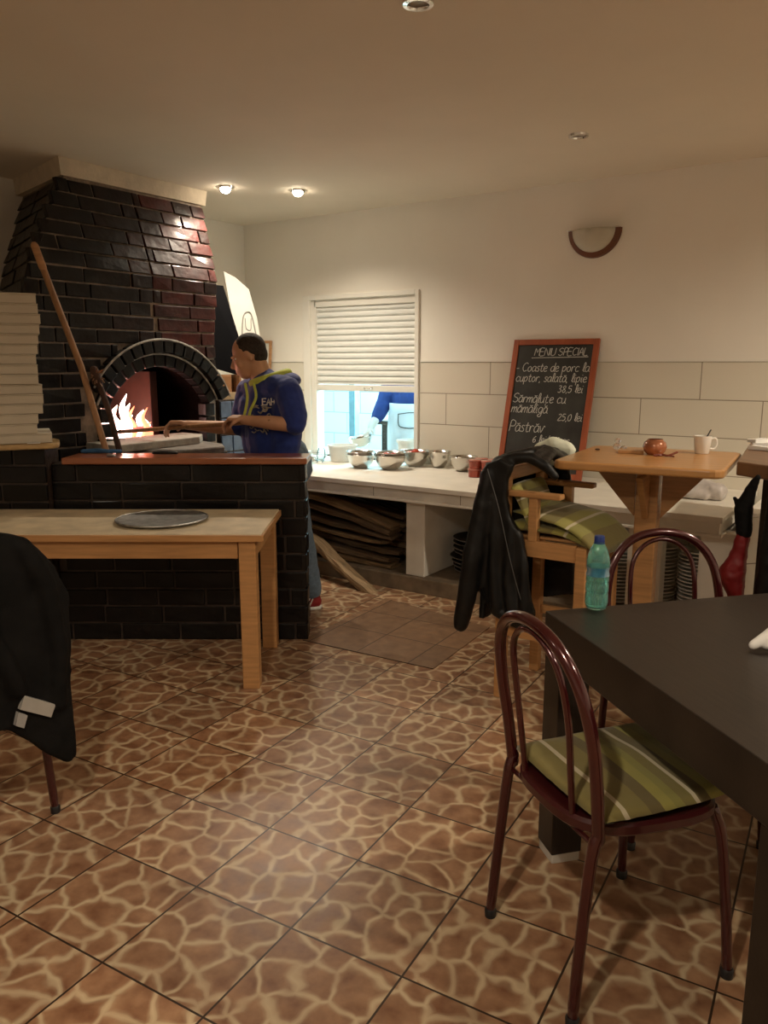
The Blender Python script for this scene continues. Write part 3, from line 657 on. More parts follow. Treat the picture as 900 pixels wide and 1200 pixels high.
# steel bowls
def bowlprof(r, h, rim=.008): return [(0, .0), (r*.42, 0), (r*.60, h*.14), (r*.80, h*.42), (r*.94, h*.78), (r*.965, h), (r+rim*.3, h+.002), (r+rim*.3, h+.005), (r*.955, h+.004), (r*.93, h*.8), (r*.79, h*.45), (r*.59, h*.17), (r*.4, .003), (0, .003)]
def bowl(x, y, r, h, label, m=steel, fill=None, z=.7005, tilt=(0, 0, 0)):
    t = thing('mixing_bowl', label, 'bowl', (x, y, z), group='steel bowls on the white counter', rot=tilt)
    obj('bowl_body', Lt(bowlprof(r, h), seg=40), m, t, smooth='all'); return t
bowls = [(-3.35, 4.63, .105, .095, 'steel bowl at the counter front, nearest the white tub'),
 (-3.125, 4.675, .115, .10, 'steel bowl at the counter front, second from the white tub'),
 (-3.075, 4.935, .115, .11, 'steel bowl heaped with tomatoes behind the front pair'),
 (-2.885, 4.96, .085, .115, 'tall narrow steel bowl against the tiled wall'),
 (-2.645, 4.89, .10, .10, 'steel bowl just left of the red sauce tubs'),
 (-3.24, 4.90, .08, .08, 'small steel bowl half hidden behind the two front bowls')]
bi = [bowl(*b_) for b_ in bowls]
nest = dup(bi[0], (-3.35, 4.63, .722), (0, 0, .5), 'steel bowl nested inside the leftmost front bowl'); 
nest2 = dup(bi[1], (-3.125, 4.675, .720), (0, 0, .5), 'steel bowl nested inside the second front bowl')
for (bx, by, bz, n, rr) in ((-3.075, 4.935, .785, 7, .06), (-3.125, 4.675, .80, 2, .03)):
    for k in range(n):
        a = 2*pi*k/n; r1 = 0 if k == n-1 and n > 3 else rr
        t = thing('tomato', 'red tomato in the bowl behind the front pair' if n > 3 else 'red tomato slice sticking up in the second front bowl', 'tomato', (bx+r1*cos(a), by+r1*sin(a), bz+(.02 if r1 == 0 else 0)), group='tomatoes in steel bowls')
        obj('fruit', Eb((0, 0, 0), (.028, .028, .024), seg=14), tomato, t, smooth='all')
t = thing('plastic_tub', 'white round plastic tub left of the steel bowls', 'tub', (-3.70, 4.87, .7005))
obj('tub_body', Lt([(0, 0), (.085, 0), (.092, .004), (.112, .115), (.120, .118), (.120, .128), (.110, .128), (.088, .008), (0, .006)], seg=36), plastic_white, t, smooth=True)
t = thing('glass_bowl', 'clear glass bowl on the counter beside the blue clad man', 'bowl', (-3.90, 4.81, .7005))
obj('glass_body', Lt(bowlprof(.085, .065), seg=36), glassm, t, smooth='all')
t = thing('metal_dish', 'shallow dark metal dish at the counter edge behind the partition', 'dish', (-3.84, 4.60, .7005))
obj('dish_body', Lt(bowlprof(.07, .04), seg=36), steel, t, smooth='all')
bm = nb()
for s in (-1, 1): tube(bm, catmull([(s*.02, -.1, .004), (s*.025, 0, .015), (s*.03, .06, .05), (s*.02, .10, .09)]), .004, seg=6)
t = at(obj('tongs', bm, mat('dark_teal_metal', (.03, .09, .10), .4, .6), None, smooth=True), (-3.83, 4.76, .703), .6); tag(t, 'thin dark tongs propped between glass bowl and white tub', 'tongs')
# red tubs
tubp = [(0, 0), (.036, 0), (.04, .003), (.043, .048), (.047, .049), (.047, .056), (.044, .058), (0, .058)]
rt = None; k = 0; names = ['front left stack', 'front middle stack', 'front right stack', 'rear left stack', 'rear middle stack', 'rear right stack', 'far right end stack', 'rear far right stack']
tubpos = [(-2.44, 4.67, 2), (-2.34, 4.67, 2), (-2.24, 4.67, 2), (-2.445, 4.77, 2), (-2.345, 4.77, 2), (-2.245, 4.77, 2), (-2.14, 4.67, 2), (-2.145, 4.77, 2)]
for si, (x, y, n) in enumerate(tubpos):
    for j in range(n):
        lab = 'small red sauce tub, %s of the %s on the counter' % (['lower', 'upper'][j], names[si])
        if rt is None:
            rt = thing('sauce_tub', lab, 'sauce tub', (x, y, .701), group='red sauce tubs before the chalkboard')
            obj('tub_body', Lt(tubp[:5]+[(0, .049)], seg=20), redsauce, rt, smooth=True); obj('lid', Lt([(0, .0495), (.047, .0495), (.047, .056), (.042, .0585), (0, .0585)], seg=20), mat('clear_red_lid', (.48, .16, .12), .2, coat=.5), rt, smooth=True)
        else: dup(rt, (x+rnd.uniform(-.004, .004), y, .701+j*.06), (0, 0, rnd.uniform(0, 3)), lab)
# chalkboard
chx0, chx1 = -2.365, -1.765
H_ = .93
lean = math.atan2(.24, .93)
cbd = thing('chalkboard', 'framed menu chalkboard leaning against the tiled wall on the counter', 'chalkboard', ((chx0+chx1)/2, 4.85, .706), rot=(-lean, 0, 0))
Wd = chx1-chx0; fw = .038; h2 = Wd/2
bm = nb(); box(bm, -h2, -h2+fw, -.012, .012, 0, H_); box(bm, h2-fw, h2, -.012, .012, 0, H_); box(bm, -h2+fw, h2-fw, -.012, .012, 0, fw); box(bm, -h2+fw, h2-fw, -.012, .012, H_-fw, H_)
obj('wooden_frame', bm, frame_wood, cbd, bev=.003)
sl = obj('slate', B(-h2+fw, h2-fw, -.004, .004, fw, H_-fw), slate, cbd)
GL = { # strokes on a 4 x 6 grid (x-height 3.6)
 'M': ['0,0 .3,6 2,2.5 3.7,6 4,0'], 'E': ['3.4,6 0,6 0,0 3.6,0', '0,3.2 2.8,3.2'], 'N': ['0,0 .2,6 3.4,0 3.6,6'], 'I': ['.5,0 .5,6'], 'U': ['0,6 .1,1.2 1.2,0 2.6,.2 3.4,1.4 3.5,6'],
 'S': ['3.4,5.3 2,6 .4,5 .6,3.6 2.8,2.7 3.2,1.2 1.8,0 0,.7'], 'P': ['.4,0 .6,6 2.8,5.8 3.4,4.4 2.6,3 .5,2.9'], 'C': ['3.4,5.2 2,6 .4,4.6 .1,2.2 1.3,.1 3.3,.8'], 'A': ['0,0 1.8,6 3.5,0', '.7,2.2 2.9,2.2'], 'L': ['.2,6 .2,0 3.2,0'],
 'a': ['2.6,3.2 1.2,3.6 .1,2 .7,.1 2.2,.7 2.7,3.4 2.6,.8 3.3,0'], 'c': ['2.6,3 1.3,3.6 .2,2 .9,.1 2.6,.5'], 'd': ['2.6,3 1.2,3.6 .1,1.8 .9,.1 2.3,.9 2.8,6 2.6,.6 3.3,0'], 'e': ['.3,1.7 2.4,2.4 1.8,3.6 .5,3 .2,1.2 1.2,0 2.8,.6'],
 'g': ['2.6,3.2 1.2,3.6 .1,2 .9,.3 2.4,1.2 2.6,3.4 2.4,-1.6 1,-2.2 .3,-1.2 3,.4'], 'i': ['.6,3.4 .5,.5 1.3,.1', '.6,4.7 .7,5.1'], 'l': ['.2,.8 1.5,4 1.3,6 .6,5.4 .7,.8 1.6,.1'], 'm': ['0,0 .3,3.5 .3,2 1.3,3.5 1.8,2.8 1.8,0 1.9,2.2 2.9,3.5 3.4,2.8 3.4,.4 3.9,0'],
 'n': ['0,0 .3,3.5 .3,1.8 1.6,3.5 2.3,2.8 2.3,.4 2.9,0'], 'o': ['1.4,3.6 .2,2.2 .7,.2 2,.2 2.6,2 1.6,3.6'], 'p': ['.2,3.5 .4,-2', '.3,2.4 1.5,3.6 2.6,2.4 1.8,.3 .4,.5'], 'r': ['.2,3.4 .4,0 .5,2.2 1.4,3.5 2.4,3.1'],
 's': ['2.2,3.2 1.2,3.6 .5,2.7 1.9,1.4 1.5,.1 .1,.4'], 't': ['1.1,5.2 .9,.7 1.7,0 2.4,.5', '0,3.6 2.2,3.7'], 'u': ['.2,3.5 .3,.8 1.2,0 2.3,1 2.5,3.5 2.5,.6 3.1,0'], 'v': ['.1,3.5 1.1,0 2.3,3.5 3,3.1'],
 '0': ['1.6,5 .3,3.4 .6,.5 1.8,.1 2.7,2 2.3,4.4 1.6,5'], '1': ['.5,4 1.4,5 1.3,0'], '2': ['.3,4.3 1.4,5 2.4,3.8 .2,.1 2.8,.2'], '3': ['.3,4.8 1.8,5 2.2,3.8 1,2.8 2.4,1.8 1.6,0 .1,.4'], '5': ['2.4,5 .6,5 .5,3 2,3 2.5,1.4 1.4,0 .1,.5'],
 '6': ['2.2,5 .6,3.4 .2,1.2 1.2,0 2.4,1 1.9,2.4 .4,1.8'], '8': ['1.4,2.7 .4,3.9 1.4,5 2.3,4 .3,1.2 1.3,0 2.5,1.1 1.4,2.7'], ',': ['.5,.3 .2,-.9'], '.': ['.3,0 .5,.3'], '/': ['0,-1 2,6'], '-': ['0,2 1.8,2.1'], ' ': []}
BRV = '.6,4.6 1.4,4.2 2.2,4.7'
def chalkline(text, x, z, s, w=.0024, sl=.12, par=None, mname='chalk_writing', m=None, y=-.0052, r=None):
    bm = nb(); cx_ = x
    for chh in text:
        st = []; adv = 3.2
        if chh in 'ăț': st = list(GL['a' if chh == 'ă' else 't'])+([BRV] if chh == 'ă' else ['1.2,-.6 .9,-1.4'])
        else: st = GL[chh]
        adv = {'M': 4.6, 'm': 4.1, ' ': 2.2, 'i': 1.6, 'l': 1.7, ',': 1.2, '.': 1.2, 'I': 1.4, 't': 2.6, '1': 2.2, '/': 2.3, 's': 2.6, '-': 2.4, 'U': 4.1, 'N': 4.1, 'A': 4, 'C': 3.8, 'P': 3.8, 'S': 3.9, 'E': 4, 'r': 2.7, 'e': 2.9, 'c': 2.9}.get(chh, 3.2)
        for q in st:
            pts = [tuple(map(float, a.split(','))) for a in q.split()]
            P = [(cx_+(a+b_*sl)*s, y, z+b_*s) for a, b_ in pts]
            if len(P) > 2: P = catmull(P, 3)
            tube(bm, P, w, seg=5, cap='flat', flat=1)
        cx_ += adv*s
    for v in bm.verts: v.co.y = y+(v.co.y-y)*.5
    return obj(mname, bm, m or chalk, par), cx_
u_ = .0103
for text, x, z, s in [('MENIU SPECIAL', -.14, .820, .0083), ('- Coaste de porc la', -.258, .712, .0098), ('cuptor, salată, lipie', -.252, .642, .0096), ('38,5 lei', .06, .572, .0090), ('Sărmăluțe cu', -.252, .500, .0104),
                      ('mămăligă', -.254, .430, .0108), ('25,0 lei', .085, .385, .0088), ('Păstrăv', -.254, .300, .0122), ('6 lei/100 gr.', -.07, .232, .0084)]:
    chalkline(text, x, z, s, par=cbd)
bm = nb(); tube(bm, [(-.155, -.0052, .804), (.235, -.0052, .810)], .0024, seg=5); obj('chalk_underline', bm, chalk, cbd)

# ------------------------------------------------------------------ firewood under the counter
pr0 = random.Random(11)
def plank(name, L_, w_, h_, m, ends=.01, sd=0):
    r = random.Random(sd); bm = nb(); n = 9; rings = []
    for i in range(n):
        f = i/(n-1); x = -L_/2+L_*f; tw = .08*sin(f*3+sd); k = 1-.35*max(0, abs(f-.5)*2-.8)/.2*r.uniform(.3, 1)
        ring = []
        for a, b_ in ((-1, -1), (0, -1.1), (1, -.9), (1.05, 0), (.9, 1), (0, 1.1), (-.95, .9), (-1.1, 0)):
            yy = a*w_/2*k*r.uniform(.88, 1.1); zz = b_*h_/2*k*r.uniform(.8, 1.15)
            ring.append(bm.verts.new((x+r.uniform(-.012, .012) if i in (0, n-1) else x, yy*cos(tw)-zz*sin(tw), yy*sin(tw)+zz*cos(tw)+.015*sin(f*4+sd))))
        rings.append(ring)
    for a, b_ in zip(rings, rings[1:]):
        for k in range(8): bm.faces.new((a[k], a[(k+1) % 8], b_[(k+1) % 8], b_[k]))
    bm.faces.new(rings[0][::-1]); bm.faces.new(rings[-1]); fixn(bm)
    return obj(name, bm, m)
side = ['front row', 'middle row', 'back row']; lev = ['lowest', 'second layer', 'third layer', 'fourth layer', 'fifth layer', 'sixth layer', 'top layer']
for row in range(3):
    for j in range(7):
        L_ = pr0.uniform(.8, 1.06); w_ = pr0.uniform(.10, .17); h_ = pr0.uniform(.024, .036)
        o = plank('firewood_plank', L_, w_, h_, bark2 if (row+j) % 3 == 0 else bark, sd=row*10+j)
        yy = 4.30+row*.24+pr0.uniform(-.03, .03); zr, zl = .124+j*.040, .135+j*.073; zz = (zr+zl)/2+row*.003; sl_ = math.atan((zl-zr)/1.0)
        o.location = (-3.28+pr0.uniform(-.03, .03), yy, zz); o.rotation_euler = (pr0.uniform(-.12, .12), sl_, pr0.uniform(-.04, .04))
        tag(o, 'rough split firewood plank under the counter, %s of the %s' % (lev[j], side[row]), 'firewood', 'firewood stacked in the left bay')
o = plank('firewood_plank', .72, .085, .045, bark2, sd=77); o.location = (-3.10, 4.06, .125); 
dv = V((-2.80, 3.99, .03))-V((-3.38, 4.11, .27)); o.rotation_euler = dv.to_track_quat('X', 'Z').to_euler(); tag(o, 'long pale split plank slanting from the woodpile down to the floor', 'firewood', 'firewood stacked in the left bay')
# dark trays
pn = None
for j in range(8):
    lab = 'black round pizza pan in the stack under the counter, '+['lowest', 'second from the bottom', 'third from the bottom', 'fourth from the bottom', 'fourth from the top', 'third from the top', 'second from the top', 'topmost'][j]
    loc = (-2.29+pr0.uniform(-.012, .012), 4.50+pr0.uniform(-.012, .012), .102+j*.030)
    if pn is None:
        pn = thing('pizza_pan', lab, 'pan', loc, group='black pizza pans stacked on the plinth')
        obj('pan_body', Lt([(0, 0), (.145, 0), (.175, .022), (.185, .026), (.185, .029), (.173, .026), (.143, .004), (0, .004)], seg=36), mat('black_pan', (.02, .02, .02), .3, .5), pn, smooth=True)
        obj('pan_rim', Tb([(.186*cos(2*pi*k/36), .186*sin(2*pi*k/36), .027) for k in range(36)], .003, seg=6, closed=True), zinc, pn, smooth=True)
    else: dup(pn, loc, (0, 0, j*.7), lab)
# plates
pl = None
for si, (x, y, n, nm) in enumerate([(-1.36, 4.40, 16, 'leftmost pile'), (-1.14, 4.43, 17, 'pile beside the bar table post'), (-.925, 4.42, 17, 'rightmost pile')]):
    for j in range(n):
        loc = (x+pr0.uniform(-.005, .005), y+pr0.uniform(-.005, .005), .101+j*.0208)
        lab = 'white dinner plate under the counter, '+nm; gr = 'dinner plates under the counter, '+nm
        if pl is None:
            pl = thing('dinner_plate', lab, 'plate', loc, group=gr)
            obj('plate_body', Lt([(0, 0), (.055, 0), (.062, .004), (.098, .011), (.1005, .0165), (.098, .0185), (.06, .009), (0, .005)], seg=32), ceramic, pl, smooth=True)
        else: dup(pl, loc, (0, 0, j), lab, gr)

# ------------------------------------------------------------------ things between oven and corner
t = thing('tiled_ledge', 'narrow blue grey glazed block ledge at the right side of the oven', 'ledge', (-4.2, 4.0, 0))
bm = nb(); box(bm, -.26, .20, -.13, .095, 0, 1.20); obj('core', bm, mortar_d, t)
bm = nb(); 
for z in range(10):
    for k in range(2): box(bm, .198, .212, -.128+k*.112+.002, -.128+k*.112+.104, .02+z*.118, .02+z*.118+.108)
obj('glazed_blocks', bm, bluegrey, t, bev=.004)
def crate(loc, rz, label, w_=.26, d=.18, h=.17):
    t = thing('wooden_crate', label, 'crate', loc, rz)
    obj('back_board', B(-w_/2, w_/2, d/2-.01, d/2, 0, h), tanwood, t, bev=.002)
    for s in (-1, 1): obj('side_board', B(s*w_/2-.008, s*w_/2+.008, -d/2, d/2-.011, 0, h), tanwood, t, bev=.002)
    obj('base_board', B(-w_/2+.01, w_/2-.01, -d/2, d/2-.012, 0, .012), tanwood, t, bev=.002)
    obj('front_slat', B(-w_/2, w_/2, -d/2-.01, -d/2-.001, 0, .05), mat('pale_slat', (.55, .42, .25), .6), t, bev=.002)
    return t
crate((-4.13, 4.0, 1.201), RD(62), 'small open wooden crate on the glazed ledge beside the oven arch')
for k, x in enumerate((-.06, -.02, .03)):
    o = obj('wooden_board', B(-.08, .08, -.008, .008, 0, .155), tanwood, bev=.003); o.location = (-4.13-.03*(k-1), 4.0+.016*(k-1), 1.214); o.rotation_euler = (0, 0, RD(62)); tag(o, 'thin tan wooden board standing in the crate, %s' % ['left one', 'middle one', 'right one'][k], 'board', 'boards standing in the crate')
# black metal flue sheet and white board
bm = nb(); prism(bm, [(-4.10, 3.925, 1.42), (-4.02, 4.22, 1.34), (-4.10, 4.05, 1.98), (-4.12, 3.93, 1.98)], (-.025, .01, 0)); fixn(bm)
o = obj('black_metal_sheet', bm, blacksheet, bev=.002); tag(o, 'tall black sheet metal panel against the right side of the oven hood', 'metal panel')
t = thing('white_board', 'tall worn white board with rounded top leaning beside the oven', 'board', (-4.28, 4.38, .7015), rot=(0, 0, RD(62)))
# built in its own plane: x along width, z up
bm = nb(); outl = [(.10, 0), (.245, 0), (.235, .53), (.22, .81), (.17, 1.08), (.10, 1.29), (-.02, 1.37), (-.13, 1.41), (-.05, .98), (.06, .5)]
prism(bm, [(x, 0, z) for x, z in outl], (0, .015, 0)); fixn(bm); bm.transform(M.Diagonal((.82, 1, 1, 1))); obj('panel', bm, whitesheet, t, bev=.003)
bm = nb(); tube(bm, catmull([(.06, -.002, .12), (.02, -.002, .38), (.03, -.002, .56), (.07, -.002, .60), (.10, -.002, .56), (.135, -.002, .38), (.16, -.002, .20)], 6), .005, seg=6); tube(bm, catmull([(.045, -.002, .55), (.05, -.002, .48), (.085, -.002, .47), (.09, -.002, .55)], 5), .003, seg=5)
bm.transform(M.Translation((0, 0, .528))); obj('grey_outline', bm, mat('grey_marker', (.28, .27, .25), .7), t)
t = thing('picture_frame', 'thin wooden framed panel propped behind the man against the wall', 'frame', (-4.55, 5.02, 1.20), rot=(RD(-5), 0, 0))
bm = nb(); fx = .09
for a in ((-fx, -fx+.02, 0, .47), (fx-.02, fx, 0, .47)): box(bm, a[0], a[1], 0, .02, a[2], a[3])
box(bm, -fx+.02, fx-.02, 0, .02, 0, .02); box(bm, -fx+.02, fx-.02, 0, .02, .45, .47)
obj('frame_bars', bm, tanwood, t, bev=.002); obj('panel', B(-fx+.02, fx-.02, .006, .012, .02, .45), whitesheet, t)
t.location = (-4.69, 5.03, 1.17)
t = thing('wall_switch', 'white switch plate on the tiled wall beside the hatch', 'switch', (-4.315, YB-.012, 1.13)); obj('plate', B(-.03, .03, -.012, 0, -.09, .09), plastic_white, t, bev=.003); obj('rocker', B(-.016, .016, -.017, -.012, -.03, .03), plastic_white, t, bev=.002)

# ------------------------------------------------------------------ bistro chairs
def bistro_chair(label, loc, rz, cushion=True, grp='burgundy bistro chairs'):
    t = thing('bistro_chair', label, 'chair', loc, rz, grp)
    # seat: rounded trapezoid pan, facing +y
    bm = nb(); out = []
    for k in range(40):
        a = 2*pi*k/40; c, s = cos(a), sin(a); p = 3.2
        x = .20*math.copysign(abs(c)**(2/p), c); y = .20*math.copysign(abs(s)**(2/p), s); x *= 1+.10*y/.2; out.append((x, y))
    prof_ = [(.0, .455), (.55, .453), (.85, .457), (.96, .462), (1.0, .455), (1.0, .437), (.97, .43), (0, .43)]
    rings = [[bm.verts.new((x*f if f else 0, y*f if f else 0, z)) for x, y in out] if f else [bm.verts.new((0, 0, z))] for f, z in prof_]
    for a, b_ in zip(rings, rings[1:]):
        for k in range(40):
            k2 = (k+1) % 40
            if len(a) == 1: bm.faces.new((a[0], b_[k], b_[k2]))
            elif len(b_) == 1: bm.faces.new((a[k2], a[k], b_[0]))
            else: bm.faces.new((a[k], b_[k], b_[k2], a[k2]))
    obj('seat', fixn(bm), burgseat, t, smooth=True)
    for s in (-1, 1):
        obj('leg', Tb(catmull([(s*.165, .165, .435), (s*.178, .185, .36), (s*.192, .205, .16), (s*.20, .215, .012)], 5), [.0135]*5+[.0125]*10+[.0115], seg=12), burg, t, smooth=True)
        obj('leg', Tb(catmull([(s*.182, -.165, .46), (s*.182, -.18, .40), (s*.185, -.20, .2), (s*.19, -.215, .012)], 5), [.0145]*5+[.0135]*10+[.012], seg=12), burg, t, smooth=True)
    hp = [(-.182, -.165, .44), (-.188, -.18, .56), (-.19, -.20, .68), (-.165, -.222, .79), (-.10, -.238, .862), (0, -.243, .886), (.10, -.238, .862), (.165, -.222, .79), (.19, -.20, .68), (.188, -.18, .56), (.182, -.165, .44)]
    obj('back_hoop', Tb(catmull(hp, 6), .0145, seg=14), burg, t, smooth=True)
    ip = [(-.10, -.175, .44), (-.105, -.19, .56), (-.11, -.205, .68), (-.10, -.224, .785), (-.06, -.235, .842), (0, -.240, .862), (.06, -.235, .842), (.10, -.224, .785), (.11, -.205, .68), (.105, -.19, .56), (.10, -.175, .44)]
    obj('inner_hoop', Tb(catmull(ip, 6), .008, seg=10), burg, t, smooth=True)
    obj('stretcher', Tb([(-.182, -.172, .425), (.182, -.172, .425)], .006, seg=8), burg, t, smooth=True)
    for x, y in ((-.20, .215), (.20, .215), (-.19, -.215), (.19, -.215)): obj('rubber_foot', Lt([(0, 0), (.015, 0), (.016, .02), (.013, .024), (0, .024)], seg=14, at=(x, y, 0)), black_plastic, t, smooth=True)
    return t
def cushion(name, label, loc, rot, w_, d, h, m, grp=None, sag=.0, fold=0):
    bm = nb(); n = 18; tp = []; 
    for sgn in (1, -1):
        g = []
        for i in range(n+1):
            row = []
            for j in range(n+1):
                u, v = i/n*2-1, j/n*2-1; e = (1-abs(u)**6)*(1-abs(v)**6); th = h/2*(max(e, 0)**.5)*(.75+.25*cos(u*pi*.9)*cos(v*pi*.9))
                x, y = u*w_/2*(1-.03*v*v), v*d/2*(1-.03*u*u); zz = sgn*th+.006*noise.noise(V((x*9, y*9, sgn+fold)))
                row.append(bm.verts.new((x, y, zz-sag*max(0, u)**2)))
            g.append(row)
        tp.append(g)
        for i in range(n):
            for j in range(n):
                q = (g[i][j], g[i+1][j], g[i+1][j+1], g[i][j+1]); bm.faces.new(q if sgn > 0 else q[::-1])
    bmesh.ops.remove_doubles(bm, verts=bm.verts, dist=.0035)
    t = obj(name, fixn(bm), m, None, smooth='all'); t.location = loc; t.rotation_euler = rot; tag(t, label, 'cushion', grp); return t
CA = (-.535, 1.77, 0); RA = RD(-35)
chA = bistro_chair('burgundy metal bistro chair with green striped cushion at the black table, nearest the viewer', CA, RA)
cushion('seat_cushion', 'green and cream striped seat cushion on the nearest burgundy chair', (CA[0]+.02, CA[1]+.025, .481), (0, 0, RA), .385, .40, .045, cushm)
RB = RD(-42+180)
chB = bistro_chair('burgundy metal bistro chair tucked in at the far side of the black table', (-.552, 2.50, 0), RD(34.2+180))
# left chair with jacket
CL_ = V((-2.34, 1.44, 0)); RL = RD(34.2+52)
dl = V((-sin(RL), cos(RL), 0)); 
chL = bistro_chair('burgundy metal bistro chair at the left edge with a black jacket over it', (0, 0, 0), RL)
legloc = M.Rotation(RL, 3, 'Z') @ V((.19, -.215, 0)); chL.location = V((-2.22, 1.345, 0))-legloc
t = thing('winter_jacket', 'black winter jacket with reflective label hung over the left chair', 'jacket', chL.location, RL)
bm = nb(); oj = [(-.26, .94), (-.15, .965), (0, .985), (.09, .965), (.15, .91), (.20, .845), (.235, .76), (.232, .62), (.222, .45), (.222, .23), (.195, .205), (.12, .275), (.02, .385), (-.10, .42), (-.26, .42)]
prism(bm, [(x, -.325, z) for x, z in oj], (0, .05, 0))
limb(bm, (-.22, -.25, .90, .045), (0, -.25, .94, .05), (.12, -.24, .90, .045), (.19, -.24, .80, .045), (.20, -.25, .62, .04), (.195, -.27, .40, .035), (.20, -.29, .26, .026))
limb(bm, (.10, -.315, .93, .03), (.16, -.325, .80, .034), (.185, -.325, .60, .03), (.17, -.32, .42, .028)); limb(bm, (-.05, -.32, .95, .03), (-.02, -.325, .7, .03), (.05, -.325, .5, .028))
for x in (-.12, 0, .12): limb(bm, (x, -.20, .88, .03), (x, -.16, .62, .03))
organic('jacket_shell', bm, blackcloth, t, .009, 7, disp=.014, dscale=.16)
for nm, q, m_ in (('reflective_label', [(.062, .485), (.155, .424), (.137, .388), (.045, .447)], mat('silver_patch', (.45, .44, .41), .3, .3, var=.1)), ('small_patch', [(.040, .440), (.066, .421), (.052, .385), (.028, .402)], mat('grey_patch', (.30, .29, .28), .5))):
    bm = nb(); prism(bm, [(x, -.339, z) for x, z in q], (0, .02, 0)); obj(nm, fixn(bm), m_, t, bev=.001)

# ------------------------------------------------------------------ black dining table
dt = thing('dining_table', 'black brown square legged dining table in the right foreground', 'table', (-.838, 2.06, 0), RD(-42))
obj('tabletop', B(0, 1.0, 0, 1.35, .632, .75), dark_top, dt, bev=.003)
for (x, y) in ((0, 0), (.90, 0), (0, 1.25), (.90, 1.25)):
    lg = obj('leg', B(x+.003, x+.098, y+.003, y+.098, .03, .631), dark_top, dt, bev=.003); f = obj('foot_pad', B(x+.006, x+.095, y+.006, y+.095, 0, .03), duct, lg, bev=.003)
# bottle
t = thing('water_bottle', 'green tinted plastic water bottle with dark blue cap on the black table', 'bottle', (-.722, 2.155, .751), 1)
pf = [(0, .004), (.020, .0), (.029, .006), (.0325, .02), (.0325, .045), (.030, .05), (.0325, .055), (.0325, .075), (.030, .08), (.0325, .085), (.0325, .10), (.029, .115), (.0325, .13), (.0325, .145), (.031, .155), (.024, .178), (.0145, .195), (.0125, .200), (.0125, .207)]
pfi = [(r-.0012, z+.0015) for r, z in pf[2:-1]]
obj('bottle_body', Lt(pf+[(.0112, .207)]+pfi[::-1]+[(0, .006)], seg=40), bottle_m, t, smooth='all')
obj('water', Lt([(0, .0068)]+[(r-.0022, max(z, .0085)+.0005) for r, z in pf[2:11] if r > .02]+[(.028, .102), (0, .102)], seg=32), liquid, t, smooth=True)
obj('label', Lt([(.0331, .102), (.0301, .115), (.0331, .128), (.0333, .128), (.0303, .115), (.0333, .102)], seg=40, closed=True), labelb, t, smooth=True)
bm = nb(); lathe(bm, [(0, .217), (.013, .217), (.0145, .214), (.0145, .200), (.0128, .200), (.0128, .21), (0, .21)], seg=30); obj('bottle_cap', fixn(bm), capb, t, smooth=True)
obj('neck_ring', Lt([(.0126, .194), (.0155, .195), (.0155, .198), (.0126, .198)], seg=30, closed=True), capb, t, smooth=True)
# white napkin holder end at the right edge
bm = nb(); limb(bm, (0, 0, .014, .012), (.035, .02, .034, .017), (.09, .05, .072, .026), (.16, .09, .115, .034)); limb(bm, (.03, .01, .016, .013), (.10, .04, .03, .02), (.17, .08, .04, .024))
t = organic('folded_napkin', bm, papr, None, .004, 4); t.location = (-.285, 2.045, .751); t.rotation_euler = (0, 0, .25); tag(t, 'white folded napkin propped up on the black table at the right edge', 'napkin')

# ------------------------------------------------------------------ bar stool
st = thing('bar_stool', 'oak bar stool with armrests and green cushions facing the bar table', 'stool', (-1.23, 3.19, 0))
for y in (-.19, .19):
    obj('leg', B(-.21, -.165, y-.022, y+.022, 0, 1.02), wood, st, bev=.004)
    obj('leg', B(.135, .18, y-.022, y+.022, 0, .72), wood, st, bev=.004)
    obj('side_rail', B(-.165, .135, y-.015, y+.015, .655, .725), woodx, st, bev=.003)
    obj('arm_post', B(-.075, -.035, y-.018, y+.018, .72, .905), wood, st, bev=.004)
    obj('armrest', B(-.20, .065, y-.026, y+.026, .905, .928), woodx, st, bev=.006)
    obj('side_stretcher', B(-.165, .135, y-.012, y+.012, .29, .33), woodx, st, bev=.003)
obj('rear_rail', B(-.20, -.17, -.168, .168, .655, .725), wood, st, bev=.003)
obj('front_rail', B(.145, .175, -.168, .168, .655, .725), wood, st, bev=.003)
obj('foot_rest', B(.14, .17, -.168, .168, .26, .31), wood, st, bev=.003)
obj('top_rail', B(-.20, -.175, -.168, .168, .965, 1.02), wood, st, bev=.004)
obj('seat_board', B(-.16, .17, -.165, .165, .7255, .738), wood, st, bev=.003)
cushion('seat_cushion', 'lower olive striped cushion on the bar stool', (-1.205, 3.19, .766), (0, RD(3), 0), .42, .40, .055, cushm2, 'green striped cushions on the bar stool', sag=.05)
cushion('seat_cushion', 'flat striped cushion on top, hanging over the front of the bar stool', (-1.17, 3.17, .812), (RD(2), RD(7), RD(-8)), .42, .36, .04, cushm2, 'green striped cushions on the bar stool', sag=.09, fold=3)
cushion('back_cushion', 'green striped cushion standing against the bar stool back', (-1.345, 3.17, .845), (0, RD(60), 0), .24, .34, .05, cushm2, 'green striped cushions on the bar stool', fold=7)
